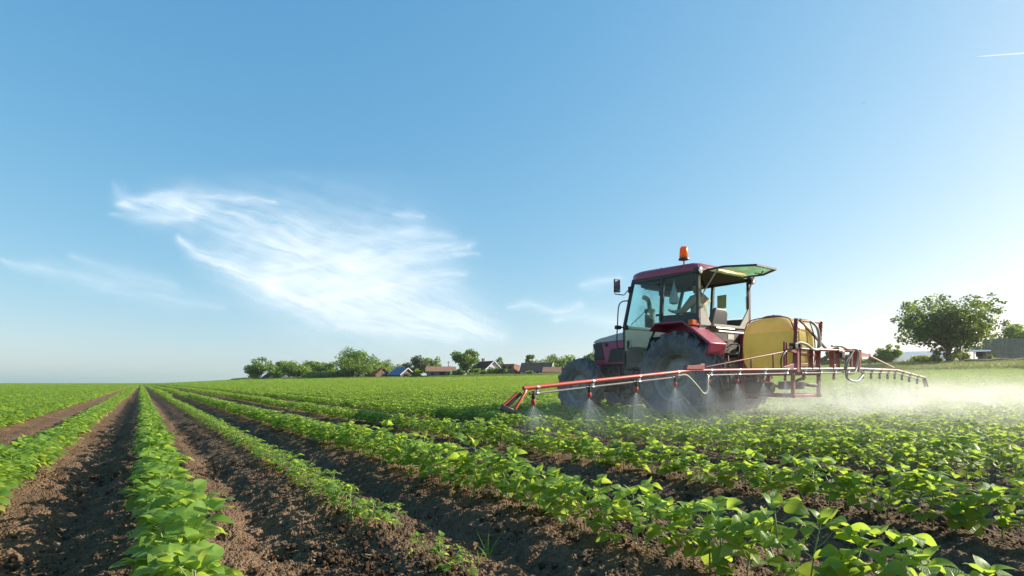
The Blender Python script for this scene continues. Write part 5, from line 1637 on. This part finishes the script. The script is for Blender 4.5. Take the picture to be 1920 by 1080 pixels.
def wall():
    Y0_, D = None, 56
    pts = []
    for px in range(1806, 2120, 14):
        X, Y = pxpos(px, 55.5 + .3 * math.sin(px * .05)); pts.append((X, Y, gz(X, Y)))
    m = MB(); rings = []
    for i, (x, y, z) in enumerate(pts):
        h = .62 + .05 * math.sin(i * 1.7) + .03 * math.sin(i * 4.1)
        rings.append([(x, y - .15, z - .3), (x, y - .15, z + h), (x, y - .05, z + h + .06), (x, y + .2, z + h + .03), (x, y + .2, z - .3)])
    m.loft(rings); o = m.build('garden_wall', 'w_stone', sharp=50); tag(o, 'low old brownish wall along the field edge on the right', 'wall')
wall()
def heap():
    X, Y = pxpos(1800, 54.5); z = gz(X, Y)
    V = []; F = []; nx, ny = 16, 10
    for i in range(nx + 1):
        for j in range(ny + 1):
            u = i / nx * 2 - 1; v = j / ny * 2 - 1
            h = max(0, 1 - u * u) * max(0, 1 - v * v)
            V.append((u * .42 + .03 * math.sin(9 * v + i), v * .25, .30 * h ** .6 * (1 + .3 * math.sin(5 * u + 3 * v)) + .09 * u * h))
    idx = np.arange((nx + 1) * (ny + 1)).reshape(nx + 1, ny + 1)
    F = np.stack([idx[:-1, :-1], idx[1:, :-1], idx[1:, 1:], idx[:-1, 1:]], -1).reshape(-1, 4)
    o = mesh_np('orange_sheet', V, F, coat('orange_cloth', (.62, .22, .06), .8, amount=.2)); o.location = (X, Y, z + .25); tag(o, 'crumpled orange sheet lying at the foot of the low wall', 'sheet')
heap()
def pole():
    X, Y = pxpos(841, 150); z = gz(X, Y); root = empty('utility_pole', (X, Y, z)); tag(root, 'thin dark utility pole above the long barn', 'pole')
    p = MB(); p.tube([(0, 0, -.3), (0, 0, 4.6)], [.11, .08], 8); p.build('post', 'bark', root)
    c = MB(); c.beam((-.45, 0, 4.3), (.45, 0, 4.3), .08, .1); c.build('crossarm', 'bark', root)
pole()

# grass verge between the crop and the village
def verge():
    rng = np.random.default_rng(77)
    sc = Scatter('verge')
    for i in range(5):
        V = []; F = []; T_ = []; n = 0; r2 = np.random.default_rng(700 + i)
        for b in range(46):
            a = r2.uniform(0, 6.28); L = r2.uniform(.35, .8); lean = r2.uniform(.05, .7); ox, oy = r2.normal(0, .28, 2); k = 3
            sd = np.array([-math.sin(a), math.cos(a), 0]); o = np.array([math.cos(a), math.sin(a), 0]); c = r2.random()
            for j in range(k + 1):
                t = j / k; p = np.array([ox, oy, 0]) + o * (lean * L * t ** 1.6) + np.array([0, 0, L * (t - .3 * lean * t * t)]); wd = .016 * (1 - t) ** .6 + .002
                V += [p - sd * wd, p + sd * wd]; T_ += [c, c]
            for j in range(k): F.append((n + 2 * j, n + 2 * j + 1, n + 2 * j + 3, n + 2 * j + 2))
            n += 2 * (k + 1)
        sc.source(mesh_np('t', V, F, VG, tint=T_, link=False))
    n = 16000
    px = rng.uniform(440, 2150, n)
    yv = np.interp(px, VX_X, VX_D)
    lo = np.interp(px, [440, 1000, 1500, 1700, 1920], [.93, .90, .84, .80, .80])
    f = lo + (1.03 - lo) * rng.random(n)
    Y = yv * f; X = (px - 960) / 1000 * Y
    big = fbm(X * .15, Y * .15, 8, 3)
    k = np.interp(px, [440, 1000, 1500, 1900], [.8, .8, .8, .75]) * (.5 + 1.0 * big) * rng.uniform(.7, 1.2, n)
    kx = np.interp(px, [440, 1000, 1700], [2.2, 1.9, 1.2])
    sc.put(np.stack([X, Y, ground(X, Y) - .02], -1), rng.uniform(0, 6.28, n), np.stack([kx, kx, k], -1), rng.integers(0, 5, n))
    sc.finish('verge_grass', 'rough green and straw coloured grass along the far field edge', 'grass')
VG = leafmat('verge_blade', [(.10, .17, .035), (.15, .20, .05), (.30, .27, .11)], (.34, .40, .08), .2, transl=.4)
verge()

#@@PEOPLE
def person(loc, yaw, joints, edges, label, skinmat='skin', scale=1.0):
    """one continuous skinned body; joints: name -> (x, y, z, radius); pelvis is the root"""
    names = list(joints)
    me = bpy.data.meshes.new('person')
    me.from_pydata([joints[n][:3] for n in names], [(names.index(a), names.index(b)) for a, b in edges], [])
    o = bpy.data.objects.new('person', me); COL.objects.link(o)
    me.materials.append(M[skinmat])
    sk = o.modifiers.new('skin', 'SKIN'); sk.use_smooth_shade = True
    for i, n in enumerate(names):
        v = me.skin_vertices[0].data[i]; r = joints[n][3]; v.radius = (r, r) if not isinstance(r, tuple) else r; v.use_root = (n == 'pelvis')
    ss = o.modifiers.new('sub', 'SUBSURF'); ss.levels = 2; ss.render_levels = 2
    o.location = loc; o.rotation_euler = (0, 0, yaw); o.scale = (scale,) * 3
    tag(o, label, 'person')
    return o
def garment(par, name, mat, joints, edges, grow_=1.0):
    names = list(joints)
    me = bpy.data.meshes.new(name); me.from_pydata([joints[n][:3] for n in names], [(names.index(a), names.index(b)) for a, b in edges], [])
    o = bpy.data.objects.new(name, me); COL.objects.link(o); o.parent = par; me.materials.append(M[mat])
    sk = o.modifiers.new('skin', 'SKIN'); sk.use_smooth_shade = True
    for i, n in enumerate(names):
        v = me.skin_vertices[0].data[i]; r = joints[n][3]; r = r if isinstance(r, tuple) else (r, r); v.radius = (r[0] * grow_, r[1] * grow_); v.use_root = (i == 0)
    ss = o.modifiers.new('sub', 'SUBSURF'); ss.levels = 2; ss.render_levels = 2
    return o
def sub(j, keep): return {k: j[k] for k in keep}
def hand(j, e, tag_, wrist, direction, side):
    """palm with five separate curled fingers"""
    w = Vector(j[wrist][:3]); d = Vector(direction).normalized(); s = Vector(side).normalized(); dn = d.cross(s)
    p = w + d * .075; j['palm' + tag_] = (*p, .030); e.append((wrist, 'palm' + tag_))
    for k, (off, L) in enumerate(((-.030, .062), (-.010, .075), (.011, .070), (.031, .052))):
        a = p + d * .028 + s * off; b = a + d * L * .5 + dn * .008; c = b + d * L * .25 + dn * .028
        for nm, q, r, pr in (('a', a, .011, 'palm' + tag_), ('b', b, .009, 'f%d%sa' % (k, tag_)), ('c', c, .007, 'f%d%sb' % (k, tag_))):
            j['f%d%s%s' % (k, tag_, nm)] = (*q, r); e.append((pr, 'f%d%s%s' % (k, tag_, nm)))
    t = w + d * .045 - s * .045; t2 = t + d * .04 - s * .012 + dn * .012
    j['t' + tag_] = (*t, .011); j['t2' + tag_] = (*t2, .008); e.append(('palm' + tag_, 't' + tag_)); e.append(('t' + tag_, 't2' + tag_))
# driver: seated, facing forward (+y), hands on the wheel
def driver():
    j = {'pelvis': (0, 0, 0, .15), 'belly': (0, .02, .17, .15), 'chest': (0, .03, .36, (.16, .13)), 'collar': (0, .03, .50, .10), 'neck': (0, .05, .57, .055), 'jaw': (0, .075, .645, .075), 'skull': (0, .055, .735, .098), 'crown': (0, .045, .79, .07),
         'nose': (0, .175, .675, .014), 'chin': (0, .15, .615, .022), 'earL': (-.098, .05, .685, .013), 'earR': (.098, .05, .685, .013)}
    e = [('pelvis', 'belly'), ('belly', 'chest'), ('chest', 'collar'), ('collar', 'neck'), ('neck', 'jaw'), ('jaw', 'skull'), ('skull', 'crown'), ('jaw', 'nose'), ('jaw', 'chin'), ('skull', 'earL'), ('skull', 'earR')]
    for t, sx in (('L', -1), ('R', 1)):
        j['sh' + t] = (sx * .19, .02, .46, .075); j['el' + t] = (sx * .27, .20, .24, .052); j['wr' + t] = (sx * .19, .44, .26, .034)
        j['hip' + t] = (sx * .10, .06, -.01, .10); j['kn' + t] = (sx * .17, .46, .03, .068); j['an' + t] = (sx * .16, .56, -.38, .045); j['toe' + t] = (sx * .17, .72, -.43, .04)
        e += [('collar', 'sh' + t), ('sh' + t, 'el' + t), ('el' + t, 'wr' + t), ('pelvis', 'hip' + t), ('hip' + t, 'kn' + t), ('kn' + t, 'an' + t), ('an' + t, 'toe' + t)]
        hand(j, e, t, 'wr' + t, (0, .9, .25), (sx, 0, 0))
    base = WS(TR_W - .02, TR_S + .06, 1.80)
    o = person(base, YAW, j, e, 'driver in a beige jacket and dark cap seated in the tractor cab')
    ks = ['pelvis', 'belly', 'chest', 'collar', 'shL', 'elL', 'wrL', 'shR', 'elR', 'wrR']
    garment(o, 'jacket', 'jacket', sub(j, ks), [x for x in e if x[0] in ks and x[1] in ks], 1.16)
    kt = ['pelvis', 'hipL', 'knL', 'anL', 'hipR', 'knR', 'anR']
    garment(o, 'trousers', 'trousers', sub(j, kt), [x for x in e if x[0] in kt and x[1] in kt], 1.14)
    c = MB(); c.lathe([(.001, .85), (.05, .845), (.09, .81), (.108, .76), (.110, .715)], (0, .05, 0), 'z', 20); c.prism([(-.075, .12), (.075, .12), (.06, .235), (0, .25), (-.06, .235)], .715, .728, 'z'); c.build('cap', 'cap', o, sharp=60)
driver()
def walker():
    j = {'pelvis': (0, 0, .92, .14), 'belly': (0, 0, 1.08, .13), 'chest': (0, 0, 1.27, (.15, .12)), 'collar': (0, 0, 1.42, .10), 'neck': (0, .01, 1.49, .05), 'jaw': (0, .03, 1.56, .07), 'skull': (0, .01, 1.64, .095), 'crown': (0, 0, 1.70, .06), 'nose': (0, .13, 1.59, .014)}
    e = [('pelvis', 'belly'), ('belly', 'chest'), ('chest', 'collar'), ('collar', 'neck'), ('neck', 'jaw'), ('jaw', 'skull'), ('skull', 'crown'), ('jaw', 'nose')]
    for t, sx in (('L', -1), ('R', 1)):
        j['sh' + t] = (sx * .18, 0, 1.38, .07); j['el' + t] = (sx * .28, .03, 1.12, .05); j['wr' + t] = (sx * .24, .18, .92, .033)
        j['hip' + t] = (sx * .09, 0, .88, .10); j['kn' + t] = (sx * .10, .06 * sx, .48, .065); j['an' + t] = (sx * .10, .05 * sx - .04, .09, .045); j['toe' + t] = (sx * .11, .05 * sx + .12, .04, .04)
        e += [('collar', 'sh' + t), ('sh' + t, 'el' + t), ('el' + t, 'wr' + t), ('pelvis', 'hip' + t), ('hip' + t, 'kn' + t), ('kn' + t, 'an' + t), ('an' + t, 'toe' + t)]
        hand(j, e, t, 'wr' + t, (0, .3, -.9), (sx, 0, 0))
    X, Y = pxpos(845, 134); o = person((X, Y, gz(X, Y)), R(200), j, e, 'person in a bright green shirt standing before the long barn')
    ks = ['pelvis', 'belly', 'chest', 'collar', 'shL', 'elL', 'shR', 'elR']
    garment(o, 'shirt', 'greenshirt', sub(j, ks), [x for x in e if x[0] in ks and x[1] in ks], 1.18)
    kt = ['pelvis', 'hipL', 'knL', 'anL', 'hipR', 'knR', 'anR']
    garment(o, 'trousers', 'greenshirt', sub(j, kt), [x for x in e if x[0] in kt and x[1] in kt], 1.15)
    c = MB(); c.lathe([(.001, 1.77), (.06, 1.765), (.10, 1.71), (.105, 1.68), (.18, 1.665)], (0, 0, 0), 'z', 16); c.build('hat', 'hay', o)
walker()

#@@CLOUDS
# ------------------------------------------------------------------ thin cirrus sheets, far off and high
def cloudmat():
    m, nt, out = newmat('cirrus_ice')
    at = N(nt, 'ShaderNodeAttribute', attribute_name='tint')
    t = N(nt, 'ShaderNodeBsdfTransparent')
    d = N(nt, 'ShaderNodeBsdfDiffuse'); d.inputs[0].default_value = (.95, .95, .95, 1)
    tr = N(nt, 'ShaderNodeBsdfTranslucent'); tr.inputs[0].default_value = (.95, .95, .95, 1)
    a = N(nt, 'ShaderNodeMixShader'); a.inputs[0].default_value = .8
    nt.links.new(d.outputs[0], a.inputs[1]); nt.links.new(tr.outputs[0], a.inputs[2])
    ms = N(nt, 'ShaderNodeMixShader')
    nt.links.new(at.outputs['Fac'], ms.inputs[0]); nt.links.new(t.outputs[0], ms.inputs[1]); nt.links.new(a.outputs[0], ms.inputs[2])
    nt.links.new(ms.outputs[0], out.inputs[0])
    return m
CLM = cloudmat()
def cloud(name, x0, x1, y0, y1, step, strokes, label, seed, D=7000):
    gx = np.arange(x0, x1 + 1, step, float); gy = np.arange(y0, y1 + 1, step, float)
    PX, PY = np.meshgrid(gx, gy)
    wx = PX + 22 * (fbm(PX / 110, PY / 60, seed, 3) - .5) + 6 * (fbm(PX / 26, PY / 15, seed + 3, 3) - .5)
    wy = PY + 20 * (fbm(PX / 110, PY / 60, seed + 6, 3) - .5) + 6 * (fbm(PX / 24, PY / 14, seed + 9, 3) - .5)
    den = np.zeros_like(PX)
    for pts, w, st in strokes:
        P = np.array([tuple(p) for p in spline([(p[0], p[1], 0) for p in pts], 8)])[:, :2]
        ws = np.interp(np.linspace(0, 1, len(P)), np.linspace(0, 1, len(w)), w)
        best = np.zeros_like(PX)
        for i in range(len(P) - 1):
            a, b = P[i], P[i + 1]; ab = b - a; L2 = ab @ ab + 1e-6
            t = np.clip(((wx - a[0]) * ab[0] + (wy - a[1]) * ab[1]) / L2, 0, 1)
            dd = np.hypot(wx - a[0] - t * ab[0], wy - a[1] - t * ab[1])
            best = np.maximum(best, np.exp(-(dd / (1.45 * ws[i] + .01)) ** 1.4 * 1.1))
        # fine streaks run along the stroke
        ang = math.atan2(P[-1][1] - P[0][1], P[-1][0] - P[0][0])
        u = wx * math.cos(ang) + wy * math.sin(ang); v = -wx * math.sin(ang) + wy * math.cos(ang)
        strk = fbm(u / 110, v / 13, seed + 20, 5) * .65 + fbm(u / 60, v / 4, seed + 24, 3) * .35
        den = 1 - (1 - den) * (1 - np.clip(.66 * st * best * np.clip(.30 + 1.75 * (strk - .28), 0, 1.15), 0, .9))
    den *= np.clip((PX - x0) / 25, 0, 1) * np.clip((x1 - PX) / 25, 0, 1) * np.clip((PY - y0) / 15, 0, 1) * np.clip((y1 - PY) / 15, 0, 1)
    dist = (D + 250 * fbm(PX / 120, PY / 60, seed + 40, 3)) * .32 / np.maximum((718 - PY) / 1000, .05)
    V = np.stack([(PX - 960) / 1000 * dist, dist, EYE + (718 - PY) / 1000 * dist], -1).reshape(-1, 3)
    ny, nx = PX.shape; idx = np.arange(nx * ny).reshape(ny, nx)
    F = np.stack([idx[:-1, :-1], idx[:-1, 1:], idx[1:, 1:], idx[1:, :-1]], -1).reshape(-1, 4)
    o = mesh_np(name, V, F, CLM, None, True, den.ravel())
    tag(o, label, 'cloud')
    return o
cloud('cirrus_cloud', 170, 990, 310, 690, 2, [
    ([(226, 380), (300, 388), (400, 402), (470, 428), (540, 470), (640, 512), (740, 560), (890, 616)], (8, 19, 24, 38, 54, 62, 48, 20), .82), ([(210, 343), (222, 360), (240, 378)], (3, 9, 7), .35), ([(450, 460), (560, 500), (700, 520), (830, 540)], (40, 70, 80, 40), .20), ([(560, 430), (660, 450), (780, 455)], (20, 34, 14), .22),
    ([(335, 450), (400, 490), (480, 530), (570, 566), (680, 584)], (4, 12, 18, 18, 8), .95),
    ([(218, 378), (350, 374), (430, 372), (512, 379)], (4, 11, 9, 3), .7), ([(205, 405), (290, 413), (360, 410)], (3, 7, 5), .45),
    ([(520, 520), (650, 508), (760, 478), (880, 461)], (30, 34, 22, 4), .85), ([(600, 560), (720, 540), (800, 522), (868, 518)], (28, 28, 16, 4), .75),
    ([(620, 590), (720, 598), (820, 606), (940, 628)], (8, 18, 20, 7), .7), ([(640, 612), (760, 622), (860, 634)], (6, 10, 6), .5),
    ([(740, 402), (765, 406), (792, 410)], (3, 7, 3), .45), ([(750, 440), (800, 436), (850, 444)], (4, 8, 4), .3), ([(850, 474), (900, 476)], (3, 2), .4),
], 'big feathery white cirrus cloud fanning out left of the tractor', 5)
cloud('cirrus_cloud', -20, 470, 430, 620, 2, [([(0, 492), (90, 508), (200, 528), (300, 553), (416, 578)], (3, 10, 14, 13, 4), .38), ([(130, 480), (220, 505), (330, 535)], (4, 9, 5), .28)],
      'thin white cirrus streak low on the left of the sky', 15, 8000)
cloud('cirrus_cloud', 910, 1200, 500, 630, 2, [([(950, 575), (990, 568), (1040, 584), (1090, 570)], (3, 6, 6, 3), .5), ([(1040, 597), (1090, 590), (1160, 603)], (4, 9, 8), .5), ([(1092, 536), (1120, 530), (1160, 522)], (4, 8, 6), .5)],
      'faint broken wisps of cirrus just left of the cab', 25, 8000)
def contrail():
    D = 9000
    a = Vector(((1831 - 960) / 1000 * D, D, EYE + (718 - 106) / 1000 * D)); b = Vector(((1990 - 960) / 1000 * D, D * 1.02, EYE + (718 - 96) / 1000 * D * 1.02))
    k = 14; V = []; T_ = []
    nrm = Vector((-(b - a).y, (b - a).x, 0)).normalized()
    for i in range(k + 1):
        c = a.lerp(b, i / k); w_ = 10 + 26 * (i / k) ** .6
        for q, d_ in ((-1, 0), (-.5, .8), (0, .95), (.5, .8), (1, 0)): V.append(c + nrm * (w_ * q)); T_.append(d_ * min(1, .5 + i / 3))
    F = [(i * 5 + j, i * 5 + j + 1, i * 5 + j + 6, i * 5 + j + 5) for i in range(k) for j in range(4)]
    o = mesh_np('contrail', V, F, CLM, None, True, T_); tag(o, 'short straight white contrail in the upper right of the sky', 'contrail')
contrail()
def bird():
    D = 120.0; root = Vector(((1619 - 960) / 1000 * D, D, EYE + (718 - 193) / 1000 * D))
    m = MB(); m.tube(spline([(-.16, 0, 0), (0, 0, .02), (.2, 0, .0)], 4), [.01, .025, .035, .045, .05, .045, .035, .03, .012], 8)
    m.loft([[(.10, 0, .03), (-.02, 0, .03), (-.02, 0, .02), (.10, 0, .02)], [(.06, .22, .09), (-.02, .22, .09), (-.02, .22, .085), (.06, .22, .085)], [(-.02, .42, .03), (-.05, .42, .03), (-.05, .42, .028), (-.02, .42, .028)]])
    m.loft([[(.10, 0, .03), (-.02, 0, .03), (-.02, 0, .02), (.10, 0, .02)], [(.06, -.22, .09), (-.02, -.22, .09), (-.02, -.22, .085), (.06, -.22, .085)], [(-.02, -.42, .03), (-.05, -.42, .03), (-.05, -.42, .028), (-.02, -.42, .028)]])
    o = m.build('bird', 'black'); o.location = root; o.rotation_euler = (0, 0, R(20)); tag(o, 'tiny dark bird high in the sky above the yellow tank', 'bird')
bird()

#@@HAZE
def haze():  # added volume, its veil stands in for lens flare on the right
    m, nt, out = newmat('flare_haze')
    v = N(nt, 'ShaderNodeVolumePrincipled'); v.inputs['Color'].default_value = (.96, .97, 1.0, 1); v.inputs['Density'].default_value = .00023; v.inputs['Anisotropy'].default_value = .60
    nt.links.new(v.outputs[0], out.inputs['Volume'])
    b = MB(); b.bx(-9300, 9300, -9300, 9300, -3.0, 66)
    o = b.build('haze', m); tag(o, 'thin added haze over the whole field, standing in for lens flare', 'haze', kind='stuff')
haze()
